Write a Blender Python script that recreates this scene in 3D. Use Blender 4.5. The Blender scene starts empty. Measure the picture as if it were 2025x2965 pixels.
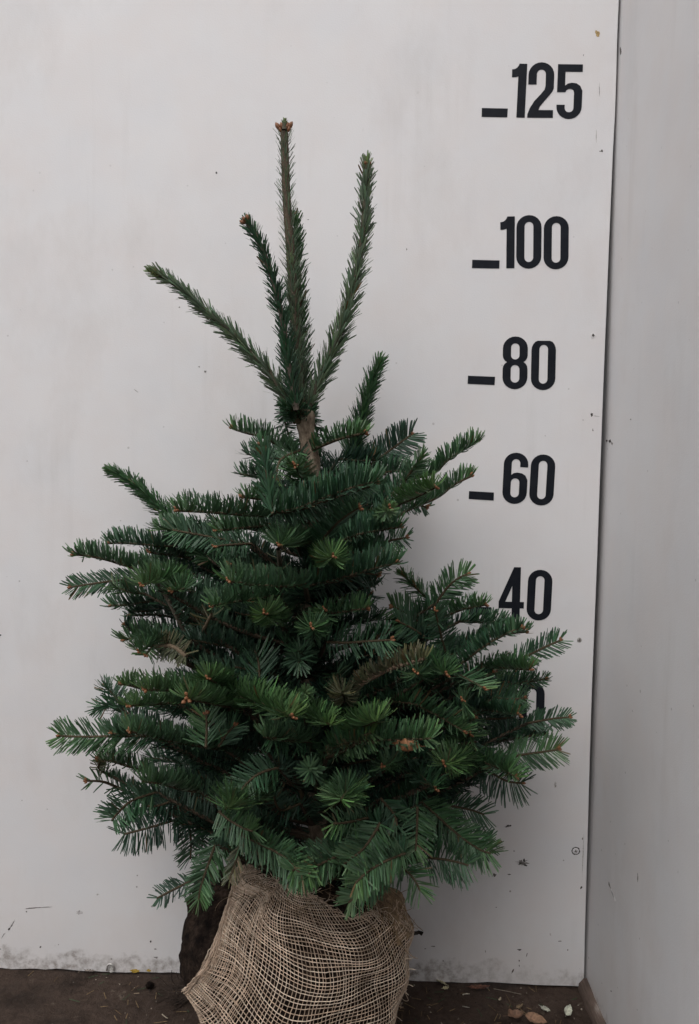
import bpy, math, random
import numpy as np
from mathutils import Vector
R = math.radians
rng = np.random.default_rng(7)
random.seed(7)
S = bpy.context.scene
C = S.collection

# ------------------------------------------------------------------ camera
PW, PH, F = 2025.0, 2965.0, 2300.0
CAM = np.array([0.0, -1.381, 0.9455])
P_, Y_, R_ = 0.06774, -0.02455, 0.01445
fw = np.array([math.sin(Y_)*math.cos(P_), math.cos(Y_)*math.cos(P_), -math.sin(P_)])
rt = np.array([math.cos(Y_), -math.sin(Y_), 0.0]); up = np.cross(rt, fw)
RT = math.cos(R_)*rt+math.sin(R_)*up; UP = -math.sin(R_)*rt+math.cos(R_)*up
cam = bpy.data.objects.new('camera', bpy.data.cameras.new('camera')); C.objects.link(cam)
cam.data.sensor_fit = 'VERTICAL'; cam.data.sensor_height = 36.0; cam.data.lens = F/PH*36.0
cam.data.clip_start = 0.02; cam.data.clip_end = 300
from mathutils import Matrix
cam.matrix_world = Matrix(((RT[0], UP[0], -fw[0], CAM[0]), (RT[1], UP[1], -fw[1], CAM[1]), (RT[2], UP[2], -fw[2], CAM[2]), (0, 0, 0, 1)))
S.camera = cam
def ray(x, y): return F*fw+(x-PW/2)*RT+(PH/2-y)*UP
def U(x, y, d=0.0):                       # point seen at photo pixel (x, y), d metres in front of the wall
    v = ray(x, y); t = (-d-CAM[1])/v[1]; return CAM+v*t
def G(x, y, z=0.0):                       # point on the floor
    v = ray(x, y); t = (z-CAM[2])/v[2]; return CAM+v*t

# ------------------------------------------------------------------ light
SUN_EL, SUN_AZ = R(58), R(200)            # overcast: soft light from above and behind the camera
w = bpy.data.worlds.new('World'); S.world = w; w.use_nodes = True
nt = w.node_tree; bg = nt.nodes['Background']
sky = nt.nodes.new('ShaderNodeTexSky'); sky.sky_type = 'NISHITA'; sky.sun_disc = False
sky.sun_elevation = SUN_EL; sky.sun_rotation = SUN_AZ; sky.air_density = 1.0; sky.dust_density = 4.0; sky.ozone_density = 1.0
hs = nt.nodes.new('ShaderNodeHueSaturation'); hs.inputs['Saturation'].default_value = 0.22
nt.links.new(sky.outputs[0], hs.inputs['Color']); nt.links.new(hs.outputs[0], bg.inputs['Color'])
bg.inputs['Strength'].default_value = 0.12
sl = bpy.data.lights.new('sun', 'SUN'); sl.energy = 0.5; sl.angle = R(85); sl.color = (1.0, 0.965, 0.92)
so = bpy.data.objects.new('sun', sl); C.objects.link(so)
sd = Vector((math.sin(SUN_AZ)*math.cos(SUN_EL), math.cos(SUN_AZ)*math.cos(SUN_EL), math.sin(SUN_EL)))
so.rotation_euler = sd.to_track_quat('Z', 'Y').to_euler(); so.location = (0, -3, 4)
S.view_settings.view_transform = 'Standard'; S.view_settings.look = 'None'
S.view_settings.exposure = 0.86; S.view_settings.gamma = 1.0
S.render.engine = 'CYCLES'

# ------------------------------------------------------------------ helpers
def link(o, parent=None, **k):
    C.objects.link(o)
    if parent: o.parent = parent
    for a, b in k.items(): o[a] = b
    return o
def mesh(name, V, Fc, mat=None, col=None, smooth=False):
    me = bpy.data.meshes.new(name)
    V = np.asarray(V, dtype=np.float32)
    if isinstance(Fc, np.ndarray) and Fc.ndim == 2:
        n, k = Fc.shape
        me.vertices.add(len(V)); me.vertices.foreach_set('co', V.ravel())
        me.loops.add(n*k); me.loops.foreach_set('vertex_index', Fc.astype(np.int32).ravel())
        me.polygons.add(n); me.polygons.foreach_set('loop_start', np.arange(0, n*k, k, dtype=np.int32))
        me.polygons.foreach_set('loop_total', np.full(n, k, dtype=np.int32))
        me.update(calc_edges=True)
    else:
        me.from_pydata([tuple(map(float, v)) for v in V], [], [tuple(map(int, f)) for f in Fc]); me.update()
    if smooth: me.polygons.foreach_set('use_smooth', np.ones(len(me.polygons), dtype=bool))
    if col is not None:
        a = me.color_attributes.new('col', 'FLOAT_COLOR', 'POINT')
        c = np.ones((len(V), 4), dtype=np.float32); c[:, :3] = col; a.data.foreach_set('color', c.ravel())
    if mat: me.materials.append(mat)
    return me
def obj(name, V, Fc, mat, parent=None, col=None, smooth=False, **k):
    return link(bpy.data.objects.new(name, mesh(name, V, Fc, mat, col, smooth)), parent, **k)
def grid_faces(n, m, closed=False):       # n rings of m points
    i = np.arange(n-1)[:, None]; j = np.arange(m if closed else m-1)[None, :]; j2 = (j+1) % m
    return np.stack([(i*m+j), (i*m+j2), ((i+1)*m+j2), ((i+1)*m+j)], -1).reshape(-1, 4)
def smoothpath(P, step=0.004):
    P = np.asarray(P, float)
    if len(P) == 2: P = np.array([P[0], (P[0]+P[1])/2, P[1]])
    Q = np.vstack([2*P[0]-P[1], P, 2*P[-1]-P[-2]]); out = []
    for i in range(1, len(Q)-2):
        L = np.linalg.norm(Q[i+1]-Q[i]); n = max(2, int(L/step))
        t = (np.arange(n)/n)[:, None]
        a, b, c, d = Q[i-1], Q[i], Q[i+1], Q[i+2]
        out.append(0.5*((2*b)+(-a+c)*t+(2*a-5*b+4*c-d)*t**2+(-a+3*b-3*c+d)*t**3))
    out.append(P[-1:]); return np.vstack(out)
def frames(P, upv):
    T = np.gradient(P, axis=0); T /= np.linalg.norm(T, axis=1, keepdims=True)+1e-12
    u = np.broadcast_to(upv, T.shape).copy(); u -= (u*T).sum(1, keepdims=True)*T
    n = np.linalg.norm(u, axis=1, keepdims=True)
    alt = np.broadcast_to(np.array([0.0, 0.3, 1.0]), T.shape); alt = alt-(alt*T).sum(1, keepdims=True)*T
    u = np.where(n < 0.25, alt, u); u /= np.linalg.norm(u, axis=1, keepdims=True)
    return T, u, np.cross(T, u)
def tube(P, r, sides=6, lump=0.0):
    P = np.asarray(P, float); r = np.broadcast_to(r, (len(P),))
    T, u, s = frames(P, np.array([0.13, 0.2, 1.0]) if abs(P[-1]-P[0])[2] < 0.8*np.linalg.norm(P[-1]-P[0]) else np.array([0.1, -1.0, 0.1]))
    a = np.arange(sides)/sides*2*np.pi
    rr = r[:, None]*(1+lump*rng.standard_normal((len(P), sides)))
    V = P[:, None]+rr[..., None]*(np.cos(a)[None, :, None]*u[:, None]+np.sin(a)[None, :, None]*s[:, None])
    V = V.reshape(-1, 3); Fc = grid_faces(len(P), sides, True)
    return V, Fc

# ------------------------------------------------------------------ materials
def mat(name, base=(0.5, 0.5, 0.5), rough=0.6, spec=0.4):
    m = bpy.data.materials.new(name); m.use_nodes = True
    b = m.node_tree.nodes['Principled BSDF']
    b.inputs['Base Color'].default_value = (*base, 1); b.inputs['Roughness'].default_value = rough
    b.inputs['Specular IOR Level'].default_value = spec
    return m, m.node_tree, b
def N(t, kind, **k):
    n = t.nodes.new(kind)
    for a, v in k.items():
        if a.startswith('i_'): n.inputs[a[2:].replace('_', ' ')].default_value = v
        else: setattr(n, a, v)
    return n
def noise(t, vec, scale, detail=4, rough=0.55, sc=None, loc=None):
    n = N(t, 'ShaderNodeTexNoise'); n.inputs['Scale'].default_value = scale; n.inputs['Detail'].default_value = detail
    n.inputs['Roughness'].default_value = rough
    if sc or loc:
        mp = N(t, 'ShaderNodeMapping')
        if sc: mp.inputs['Scale'].default_value = sc
        if loc: mp.inputs['Location'].default_value = loc
        t.links.new(vec, mp.inputs['Vector']); vec = mp.outputs[0]
    t.links.new(vec, n.inputs['Vector']); return n.outputs['Fac']
def ramp(t, fac, stops):
    r = N(t, 'ShaderNodeValToRGB'); e = r.color_ramp.elements
    while len(e) < len(stops): e.new(0.5)
    for q, (p, c) in zip(e, stops):
        q.position = p; q.color = (*c, 1) if len(c) == 3 else c
    t.links.new(fac, r.inputs['Fac']); return r.outputs['Color']
def mix(t, fac, a, b, mode='MIX'):
    m = N(t, 'ShaderNodeMix', data_type='RGBA', blend_type=mode)
    for s, v in ((0, fac), (6, a), (7, b)):
        if hasattr(v, 'links') or hasattr(v, 'is_linked'): t.links.new(v, m.inputs[s])
        elif s == 0: m.inputs[0].default_value = v
        else: m.inputs[s].default_value = (*v, 1)
    return m.outputs[2]
def math_(t, op, a, b=0.0, clamp=False):
    m = N(t, 'ShaderNodeMath', operation=op, use_clamp=clamp)
    for s, v in ((0, a), (1, b)):
        if hasattr(v, 'is_linked'): t.links.new(v, m.inputs[s])
        else: m.inputs[s].default_value = v
    return m.outputs[0]
def bump(t, b, h, strength, dist):
    n = N(t, 'ShaderNodeBump'); n.inputs['Strength'].default_value = strength; n.inputs['Distance'].default_value = dist
    t.links.new(h, n.inputs['Height']); t.links.new(n.outputs[0], b.inputs['Normal'])
def geo_pos(t):
    return N(t, 'ShaderNodeNewGeometry').outputs['Position']

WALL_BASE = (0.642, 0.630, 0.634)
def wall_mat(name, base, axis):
    m, t, b = mat(name, base, 0.55, 0.3)
    p = geo_pos(t); sep = N(t, 'ShaderNodeSeparateXYZ'); t.links.new(p, sep.inputs[0]); z = sep.outputs['Z']
    big = noise(t, p, 1.6, 3, 0.5)
    c = mix(t, ramp(t, big, [(0.35, (0, 0, 0)), (0.7, (1, 1, 1))]), tuple(v*0.965 for v in base), tuple(v*1.02 for v in base))
    pk = noise(t, p, 9, 4, 0.6, loc=(3, 1, 7))
    c = mix(t, ramp(t, pk, [(0.4, (0, 0, 0)), (0.75, (0.55, 0.55, 0.55))]), c, (base[0]*0.965, base[1]*0.905, base[2]*0.875))
    bl = noise(t, p, 7, 4, 0.6, loc=(-3, 5, 2))
    c = mix(t, ramp(t, bl, [(0.45, (0, 0, 0)), (0.8, (0.5, 0.5, 0.5))]), c, (base[0]*0.90, base[1]*0.93, base[2]*0.965))
    sm = noise(t, p, 3.5, 6, 0.7, sc=(1, 1, 0.5), loc=(11, 4, 6))
    c = mix(t, ramp(t, sm, [(0.52, (0, 0, 0)), (0.68, (0.30, 0.30, 0.30))]), c, (base[0]*0.74, base[1]*0.70, base[2]*0.67))
    # vertical runs of dirt
    st = noise(t, p, 30, 4, 0.6, sc=(1, 1, 0.06))
    msk = noise(t, p, 5, 2, 0.5, loc=(9, 9, 9))
    f = math_(t, 'MULTIPLY', ramp(t, st, [(0.56, (0, 0, 0)), (0.74, (1, 1, 1))]), ramp(t, msk, [(0.45, (0, 0, 0)), (0.65, (0.13, 0.13, 0.13))]))
    c = mix(t, f, c, (0.30, 0.265, 0.24))
    # fine specks
    sp = N(t, 'ShaderNodeTexVoronoi'); sp.inputs['Scale'].default_value = 26; t.links.new(p, sp.inputs['Vector'])
    spm = noise(t, p, 60, 2, 0.6)
    s1 = math_(t, 'LESS_THAN', math_(t, 'ADD', sp.outputs['Distance'], math_(t, 'MULTIPLY', spm, 0.10)), 0.093)
    low = math_(t, 'SUBTRACT', 1.0, math_(t, 'MULTIPLY', z, 0.55), True)
    c = mix(t, math_(t, 'MULTIPLY', s1, math_(t, 'MULTIPLY', low, 0.7)), c, (0.13, 0.11, 0.10))
    # short scuffs
    sc1 = noise(t, p, 16, 6, 0.75, sc=(1.0, 1.0, 0.35), loc=(2, 2, 2))
    c = mix(t, ramp(t, sc1, [(0.685, (0, 0, 0)), (0.73, (0.45, 0.45, 0.45))]), c, (0.22, 0.19, 0.17))
    # splash dirt along the foot
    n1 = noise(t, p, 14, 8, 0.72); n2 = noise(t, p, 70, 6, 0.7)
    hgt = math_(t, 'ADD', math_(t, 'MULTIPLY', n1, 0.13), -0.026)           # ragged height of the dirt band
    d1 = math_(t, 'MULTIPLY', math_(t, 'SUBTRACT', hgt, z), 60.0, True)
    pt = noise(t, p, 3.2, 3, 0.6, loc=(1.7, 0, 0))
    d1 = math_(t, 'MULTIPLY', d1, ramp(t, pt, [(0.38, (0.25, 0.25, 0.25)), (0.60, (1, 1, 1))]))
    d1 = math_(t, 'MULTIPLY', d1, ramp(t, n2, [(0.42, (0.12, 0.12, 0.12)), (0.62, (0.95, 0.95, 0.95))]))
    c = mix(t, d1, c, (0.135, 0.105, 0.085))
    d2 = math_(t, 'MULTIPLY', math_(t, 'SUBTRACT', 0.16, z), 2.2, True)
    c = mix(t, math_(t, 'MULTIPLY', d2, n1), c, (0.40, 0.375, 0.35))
    t.links.new(c, b.inputs['Base Color'])
    wv = noise(t, p, 420, 2, 0.5); lw = noise(t, p, 3.0, 2, 0.5)
    bump(t, b, math_(t, 'ADD', math_(t, 'MULTIPLY', wv, 0.25), math_(t, 'MULTIPLY', lw, 6.0)), 0.5, 0.0016)
    return m
M_wall = wall_mat('painted_board', WALL_BASE, 0)
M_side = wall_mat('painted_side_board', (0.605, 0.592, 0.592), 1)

M_floor, t, b = mat('floor_earth', (0.05, 0.035, 0.027), 0.8, 0.12)
p = geo_pos(t); n1 = noise(t, p, 5, 6, 0.65); n2 = noise(t, p, 80, 6, 0.75); n3 = noise(t, p, 28, 5, 0.7, loc=(4, 4, 4))
c = ramp(t, n1, [(0.3, (0.030, 0.021, 0.016)), (0.7, (0.062, 0.043, 0.034))])
c = mix(t, ramp(t, n2, [(0.45, (0, 0, 0)), (0.7, (0.8, 0.8, 0.8))]), c, (0.018, 0.012, 0.009))
c = mix(t, ramp(t, n3, [(0.62, (0, 0, 0)), (0.70, (0.8, 0.8, 0.8))]), c, (0.095, 0.075, 0.06))
n4 = noise(t, p, 11, 6, 0.7, loc=(8, 1, 4)); c = mix(t, ramp(t, n4, [(0.5, (0, 0, 0)), (0.64, (0.75, 0.75, 0.75))]), c, (0.014, 0.010, 0.008))
t.links.new(c, b.inputs['Base Color'])
t.links.new(ramp(t, n3, [(0.35, (0.6, 0.6, 0.6)), (0.6, (0.9, 0.9, 0.9))]), b.inputs['Roughness'])
bump(t, b, math_(t, 'ADD', n2, math_(t, 'MULTIPLY', n1, 2.0)), 0.9, 0.004)

M_vinyl, t, b = mat('black_vinyl', (0.012, 0.014, 0.019), 0.6, 0.12)
p = geo_pos(t); n1 = noise(t, p, 40, 5, 0.7)
t.links.new(ramp(t, n1, [(0.4, (0.007, 0.0085, 0.0125)), (0.8, (0.014, 0.016, 0.021))]), b.inputs['Base Color'])
t.links.new(ramp(t, n1, [(0.3, (0.42, 0.42, 0.42)), (0.7, (0.6, 0.6, 0.6))]), b.inputs['Roughness'])

def attr_mat(name, rough, spec, nsc, amount, trans=0.0):
    m, t, b = mat(name, (0.5, 0.5, 0.5), rough, spec)
    a = N(t, 'ShaderNodeAttribute', attribute_name='col'); p = geo_pos(t)
    n = noise(t, p, nsc, 4, 0.6)
    c = mix(t, 1.0, a.outputs['Color'], ramp(t, n, [(0.3, (1-amount,)*3), (0.7, (1+amount*0.6,)*3)]), 'MULTIPLY')
    t.links.new(c, b.inputs['Base Color'])
    return m, t, b, c, n
M_needle, t, b, c, n = attr_mat('fir_needles', 0.48, 0.30, 60, 0.18)
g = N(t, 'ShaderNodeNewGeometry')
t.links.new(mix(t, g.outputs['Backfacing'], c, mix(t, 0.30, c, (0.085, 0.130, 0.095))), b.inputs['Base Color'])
tr = N(t, 'ShaderNodeBsdfTranslucent'); t.links.new(c, tr.inputs['Color'])
ms = N(t, 'ShaderNodeMixShader'); ms.inputs[0].default_value = 0.10
t.links.new(b.outputs[0], ms.inputs[1]); t.links.new(tr.outputs[0], ms.inputs[2])
t.links.new(ms.outputs[0], t.nodes['Material Output'].inputs['Surface'])
M_twig, t, b, c, n = attr_mat('fir_twig_bark', 0.75, 0.2, 500, 0.45)
bump(t, b, n, 0.6, 0.001)
M_trunk, t, b = mat('fir_trunk_bark', (0.2, 0.15, 0.1), 0.8, 0.2)
p = geo_pos(t); n1 = noise(t, p, 90, 6, 0.7, sc=(1, 1, 0.5)); n2 = noise(t, p, 260, 4, 0.7)
c = ramp(t, n1, [(0.35, (0.06, 0.042, 0.03)), (0.52, (0.145, 0.112, 0.08)), (0.70, (0.27, 0.225, 0.175))])
c = mix(t, ramp(t, n2, [(0.6, (0, 0, 0)), (0.7, (0.8, 0.8, 0.8))]), c, (0.07, 0.05, 0.035))
t.links.new(c, b.inputs['Base Color']); bump(t, b, math_(t, 'ADD', n1, n2), 0.8, 0.002)
M_bud, t, b = mat('resin_bud', (0.2, 0.075, 0.03), 0.5, 0.4)
oi = N(t, 'ShaderNodeObjectInfo'); p = geo_pos(t); n1 = noise(t, p, 700, 3, 0.6)
c = ramp(t, n1, [(0.35, (0.11, 0.045, 0.02)), (0.65, (0.27, 0.115, 0.05))]); t.links.new(c, b.inputs['Base Color']); bump(t, b, n1, 0.7, 0.001)
M_soil, t, b = mat('root_ball_soil', (0.02, 0.015, 0.012), 0.95, 0.05)
p = geo_pos(t); n1 = noise(t, p, 45, 8, 0.75); n2 = noise(t, p, 160, 5, 0.75)
c = ramp(t, n1, [(0.38, (0.006, 0.0045, 0.004)), (0.54, (0.026, 0.018, 0.014)), (0.7, (0.075, 0.052, 0.038))])
t.links.new(c, b.inputs['Base Color']); bump(t, b, math_(t, 'ADD', n1, math_(t, 'MULTIPLY', n2, 0.5)), 1.0, 0.012)
M_jute, t, b, c, n = attr_mat('jute_thread', 0.85, 0.15, 120, 0.35)
dn = noise(t, geo_pos(t), 22, 6, 0.7); t.links.new(mix(t, ramp(t, dn, [(0.50, (0, 0, 0)), (0.66, (0.55, 0.55, 0.55))]), c, (0.09, 0.062, 0.045)), b.inputs['Base Color'])
M_leaf, t, b, c, n = attr_mat('dry_leaf', 0.65, 0.3, 140, 0.45)
bump(t, b, n, 0.5, 0.001)
M_metal, t, b = mat('dull_metal', (0.35, 0.33, 0.31), 0.5, 0.5); b.inputs['Metallic'].default_value = 0.6
p = geo_pos(t); n1 = noise(t, p, 300, 4, 0.7)
t.links.new(ramp(t, n1, [(0.4, (0.5, 0.49, 0.47)), (0.7, (0.16, 0.13, 0.11))]), b.inputs['Base Color'])
M_dark, t, b = mat('seam_shade_black', (0.008, 0.008, 0.008), 0.9, 0.0)
M_mark, t, b, c, n = attr_mat('dirt_and_hole_mark', 0.8, 0.2, 350, 0.6)
M_strip, t, b = mat('raw_wood', (0.2, 0.14, 0.1), 0.8, 0.2)
p = geo_pos(t); n1 = noise(t, p, 60, 6, 0.7, sc=(1, 0.12, 1))
t.links.new(ramp(t, n1, [(0.35, (0.05, 0.036, 0.03)), (0.55, (0.11, 0.08, 0.065)), (0.72, (0.33, 0.30, 0.28))]), b.inputs['Base Color'])
bump(t, b, n1, 0.8, 0.003)

# ------------------------------------------------------------------ setting
def sheet(name, nx, ny, X, Yf, hf, m, **k):
    V = np.array([(x, y, hf(x, y)) for x in X for y in Yf]); return obj(name, V, grid_faces(len(X), len(Yf)), m, **k)
fx = np.concatenate([[-60, -20, -6, -2], np.linspace(-1, 0.42, 72), [1.2, 4, 20, 60]])
fy = np.concatenate([[-80, -30, -10, -3, -1], np.linspace(-0.6, 0.03, 40), [3, 20, 60]])
def fh(x, y):
    if abs(x) > 1.0 or y < -0.7 or y > 0.02: return 0.0
    return 0.0018*math.sin(17*x+3*y)+0.0014*math.sin(41*y+9*x)+0.0008*math.sin(73*x-51*y)-0.002
sheet('floor', 0, 0, fx, fy, fh, M_floor, kind='structure')

XS = 0.3985
seam = [(1793, -60), (1792, 0), (1787, 120), (1784.5, 230), (1781, 330), (1775, 440), (1770, 560), (1764, 700), (1758, 850), (1752, 1000), (1746, 1150), (1741, 1290),
        (1735, 1450), (1730, 1600), (1722, 1800), (1714, 2000), (1710, 2130), (1707, 2230), (1702, 2420), (1698, 2560), (1694, 2700), (1691, 2858)]
pts = [U(x, y) for x, y in seam]
back = link(bpy.data.objects.new('back_wall', None), label='white painted board wall behind the fir, marked with black height numbers', category='wall')
# board outline with the slightly bowed right edge, 12 mm thick
edge = [(XS-0.004, 3.2)] + [(p[0], p[2]) for p in pts]
edge[-1] = (edge[-1][0], 0.004)
edge.append((edge[-1][0]-0.004, 0.002))
botx = np.linspace(edge[-1][0]-0.02, -3.0, 160)
bot = [(x, 0.003+0.0012*math.sin(x*31)+0.0008*rng.standard_normal()) for x in botx]
poly = edge+bot+[(-3.0, 3.2)]
n = len(poly)
V = [(x, 0.0, z) for x, z in poly]+[(x, 0.012, z) for x, z in poly]
Fc = [list(range(n))[::-1]]+[[i, (i+1) % n, n+(i+1) % n, n+i] for i in range(n)]
obj('board', V, Fc, M_wall, back)
# black filler added behind the boards: the seam's shade put into its colour
obj('seam_filler', [(XS-0.10, 0.016, 0), (XS+0.0, 0.016, 0), (XS+0.0, 0.016, 3.2), (XS-0.10, 0.016, 3.2), (XS-0.10, 0.06, 0), (XS, 0.06, 0), (XS, 0.06, 3.2), (XS-0.10, 0.06, 3.2)],
    [(0, 1, 2, 3), (4, 7, 6, 5), (0, 3, 7, 4), (1, 5, 6, 2), (0, 4, 5, 1), (3, 2, 6, 7)], M_dark, back)
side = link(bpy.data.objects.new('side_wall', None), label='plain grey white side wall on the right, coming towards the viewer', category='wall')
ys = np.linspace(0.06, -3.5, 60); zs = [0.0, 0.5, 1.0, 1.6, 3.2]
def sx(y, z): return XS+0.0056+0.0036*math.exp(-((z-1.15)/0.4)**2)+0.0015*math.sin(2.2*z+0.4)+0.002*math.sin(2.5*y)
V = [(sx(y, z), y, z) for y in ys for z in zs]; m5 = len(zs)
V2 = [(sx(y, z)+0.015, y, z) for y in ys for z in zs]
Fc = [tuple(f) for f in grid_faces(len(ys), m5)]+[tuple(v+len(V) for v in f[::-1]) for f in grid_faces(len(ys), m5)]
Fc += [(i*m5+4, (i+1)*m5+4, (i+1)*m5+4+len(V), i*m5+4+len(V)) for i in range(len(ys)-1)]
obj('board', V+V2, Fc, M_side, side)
# raw wooden batten along its foot
yb = np.linspace(-0.004, -1.0, 60); V = []
for y in yb:
    a = 0.0045*math.sin(40*y)*0.3+0.0008*rng.standard_normal()
    V += [(XS-0.008+a, y, -0.005), (XS-0.007+a, y, 0.010), (XS+0.0005, y, 0.021+a), (XS+0.006, y, 0.021+a)]
obj('batten', V, grid_faces(60, 4), M_strip, side, smooth=False)

# unseen block added behind the viewer to dim the foot of the wall
M_blocker, t, b = mat('sky_blocker_grey', (0.16, 0.15, 0.14), 0.8, 0.2)
n1 = noise(t, geo_pos(t), 3, 5, 0.6); t.links.new(ramp(t, n1, [(0.3, (0.12, 0.11, 0.10)), (0.7, (0.20, 0.19, 0.175))]), b.inputs['Base Color'])
V = [(x, y, z) for x in (-9, 7) for y in (-4.6, -8.0) for z in (0.003, 2.1)]
obj('unseen_sky_blocker', V, [(0, 1, 5, 4), (2, 6, 7, 3), (0, 2, 3, 1), (4, 5, 7, 6), (1, 3, 7, 5), (0, 4, 6, 2)], M_blocker, kind='structure')

# ---- height marks
def arc(cx, cy, rx, ry, a0, a1, n=12):
    return [(cx+rx*math.cos(R(a0+(a1-a0)*i/n)), cy+ry*math.sin(R(a0+(a1-a0)*i/n))) for i in range(n+1)]
w_ = 0.475; h_ = w_/2
def stad(x0, x1, y0, y1, ry):
    c = (x0+x1)/2; r = (x1-x0)/2
    return arc(c, y0+ry, r, ry, 180, 360)+arc(c, y1-ry, r, ry, 0, 180)
DG = {
 '0': [stad(0, w_, 0, 1, 0.225), stad(0.154, 0.321, 0.125, 0.875, 0.085)],
 '1': [[(0, 0), (0.16, 0), (0.16, 1), (0.012, 1), (0.0, 0.965), (-0.03, 0.925), (-0.07, 0.90), (-0.125, 0.89), (-0.12, 0.745), (-0.05, 0.75), (0, 0.765)]],
 '2': [[(0, 0.60)]+arc(h_, 0.775, h_, 0.225, 180, 0)+[(w_, 0.53), (0.45, 0.47), (0.38, 0.385), (0.29, 0.28), (0.225, 0.20), (0.205, 0.14), (w_, 0.14), (w_, 0), (0, 0), (0.0, 0.06), (0.04, 0.17), (0.12, 0.30), (0.24, 0.43), (0.305, 0.51), (0.32, 0.57)]
       +arc(h_, 0.785, 0.083, 0.085, 0, 180)+[(0.155, 0.60)]],
 '4': [[(0.25, 0), (0.405, 0), (0.405, 0.21), (0.48, 0.21), (0.48, 0.335), (0.405, 0.335), (0.405, 1), (0.275, 1), (0, 0.34), (0, 0.21), (0.25, 0.21)], [(0.125, 0.335), (0.25, 0.335), (0.25, 0.64)]],
 '5': [[(0.0, 0.49), (0.0, 1), (0.465, 1), (0.465, 0.865), (0.145, 0.865), (0.145, 0.61), (0.2, 0.65), (0.27, 0.665), (0.36, 0.655), (0.43, 0.61), (0.475, 0.52)]+arc(h_, 0.225, h_, 0.225, 0, -180)+[(0, 0.26), (0.155, 0.26)]
       +arc(h_, 0.205, 0.083, 0.08, 180, 360)+[(0.32, 0.48), (0.305, 0.53), (0.26, 0.553), (0.21, 0.55), (0.17, 0.52), (0.155, 0.49)]],
 '6': [[(w_, 0.72), (0.32, 0.72)]+arc(h_, 0.79, 0.083, 0.085, 0, 180)+[(0.155, 0.565), (0.2, 0.60), (0.27, 0.615), (0.36, 0.602), (0.43, 0.56), (0.475, 0.47)]+arc(h_, 0.225, h_, 0.225, 0, -180)+arc(h_, 0.775, h_, 0.225, 180, 0),
       stad(0.155, 0.32, 0.13, 0.50, 0.08)],
 '8': [arc(h_, 0.225, h_, 0.225, 180, 360)+[(0.475, 0.385), (0.465, 0.44), (0.435, 0.485), (0.395, 0.515), (0.435, 0.545), (0.465, 0.59), (0.475, 0.645)]+arc(h_, 0.775, h_, 0.225, 0, 180)+[(0, 0.645), (0.01, 0.59), (0.04, 0.545), (0.08, 0.515), (0.04, 0.485), (0.01, 0.44), (0, 0.385)],
       stad(0.157, 0.318, 0.565, 0.87, 0.08), stad(0.155, 0.32, 0.125, 0.46, 0.08)],
}
def fill2d(loops, thick):
    cu = bpy.data.curves.new('c', 'CURVE'); cu.dimensions = '2D'; cu.fill_mode = 'BOTH'; cu.extrude = thick/2
    for L in loops:
        s = cu.splines.new('POLY'); s.points.add(len(L)-1); s.use_cyclic_u = True
        for i, (x, y) in enumerate(L): s.points[i].co = (x, y, 0, 1)
    o = bpy.data.objects.new('tmp', cu); C.objects.link(o)
    me = bpy.data.meshes.new_from_object(o.evaluated_get(bpy.context.evaluated_depsgraph_get()))
    bpy.data.objects.remove(o); bpy.data.curves.remove(cu); return me
def digit(ch, bl, tl, lab, cut=None):
    a = U(*bl); b_ = U(*tl); upv = b_-a; h = math.hypot(upv[0], upv[2]); ux, uz = upv[0]/h, upv[2]/h
    loops = DG[ch]
    if cut: loops = [[(x, min(y, cut)) for x, y in loops[0]]]+[[(x, y if y < 0.5 else y-0.0) for x, y in l] for l in loops[1:]]
    L = [[(a[0]+h*(x*uz+y*ux), a[2]+h*(y*uz-x*ux)) for x, y in l] for l in loops]
    me = fill2d(L, 0.0003)
    co = np.zeros(len(me.vertices)*3, dtype=np.float32); me.vertices.foreach_get('co', co); co = co.reshape(-1, 3)
    co = np.stack([co[:, 0], -0.0004+co[:, 2], co[:, 1]], 1); me.vertices.foreach_set('co', co.ravel())
    me.materials.clear(); me.materials.append(M_vinyl); me.update()
    o = bpy.data.objects.new('digit', me); link(o, back, label=lab)
for ch, bl, tl, lab in [
    ('1', (1495.5, 340.5), (1503, 184.6), 'black 1 of the 125 mark'), ('2', (1527, 341), (1532, 180.5), 'black 2 of the 125 mark'), ('5', (1610, 344.5), (1616.5, 186), 'black 5 of the 125 mark'),
    ('1', (1466.4, 777), (1467.5, 627), 'black 1 of the 100 mark'), ('0', (1495, 778.5), (1496, 623.5), 'black middle 0 of the 100 mark'), ('0', (1574, 780.5), (1575.3, 626.5), 'black last 0 of the 100 mark'),
    ('8', (1455, 1127), (1457, 974.4), 'black 8 of the 80 mark'), ('0', (1537, 1129.5), (1540, 980), 'black 0 of the 80 mark with a cut top'),
    ('6', (1453.5, 1457.6), (1461, 1309.4), 'black 6 of the 60 mark'), ('0', (1531, 1462), (1539.5, 1314.4), 'black 0 of the 60 mark'),
    ('4', (1443, 1792), (1447, 1641.5), 'black 4 of the 40 mark, foot hidden by needles'), ('0', (1523.5, 1795), (1530.8, 1648.5), 'black 0 of the 40 mark'),
    ('2', (1422, 2124), (1426, 1972), 'black 2 of the 20 mark hidden behind the needles'), ('0', (1500, 2127), (1504, 1974), 'black 0 of the 20 mark, mostly behind needles')]:
    digit(ch, bl, tl, lab, cut=0.955 if (ch == '0' and bl[1] == 1129.5) else None)
Z1 = lambda x, y: (1325+x/3.098, 100+y/3.098)
Z2 = lambda x, y: (1325+x/3.174, 850+y/3.174)
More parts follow.
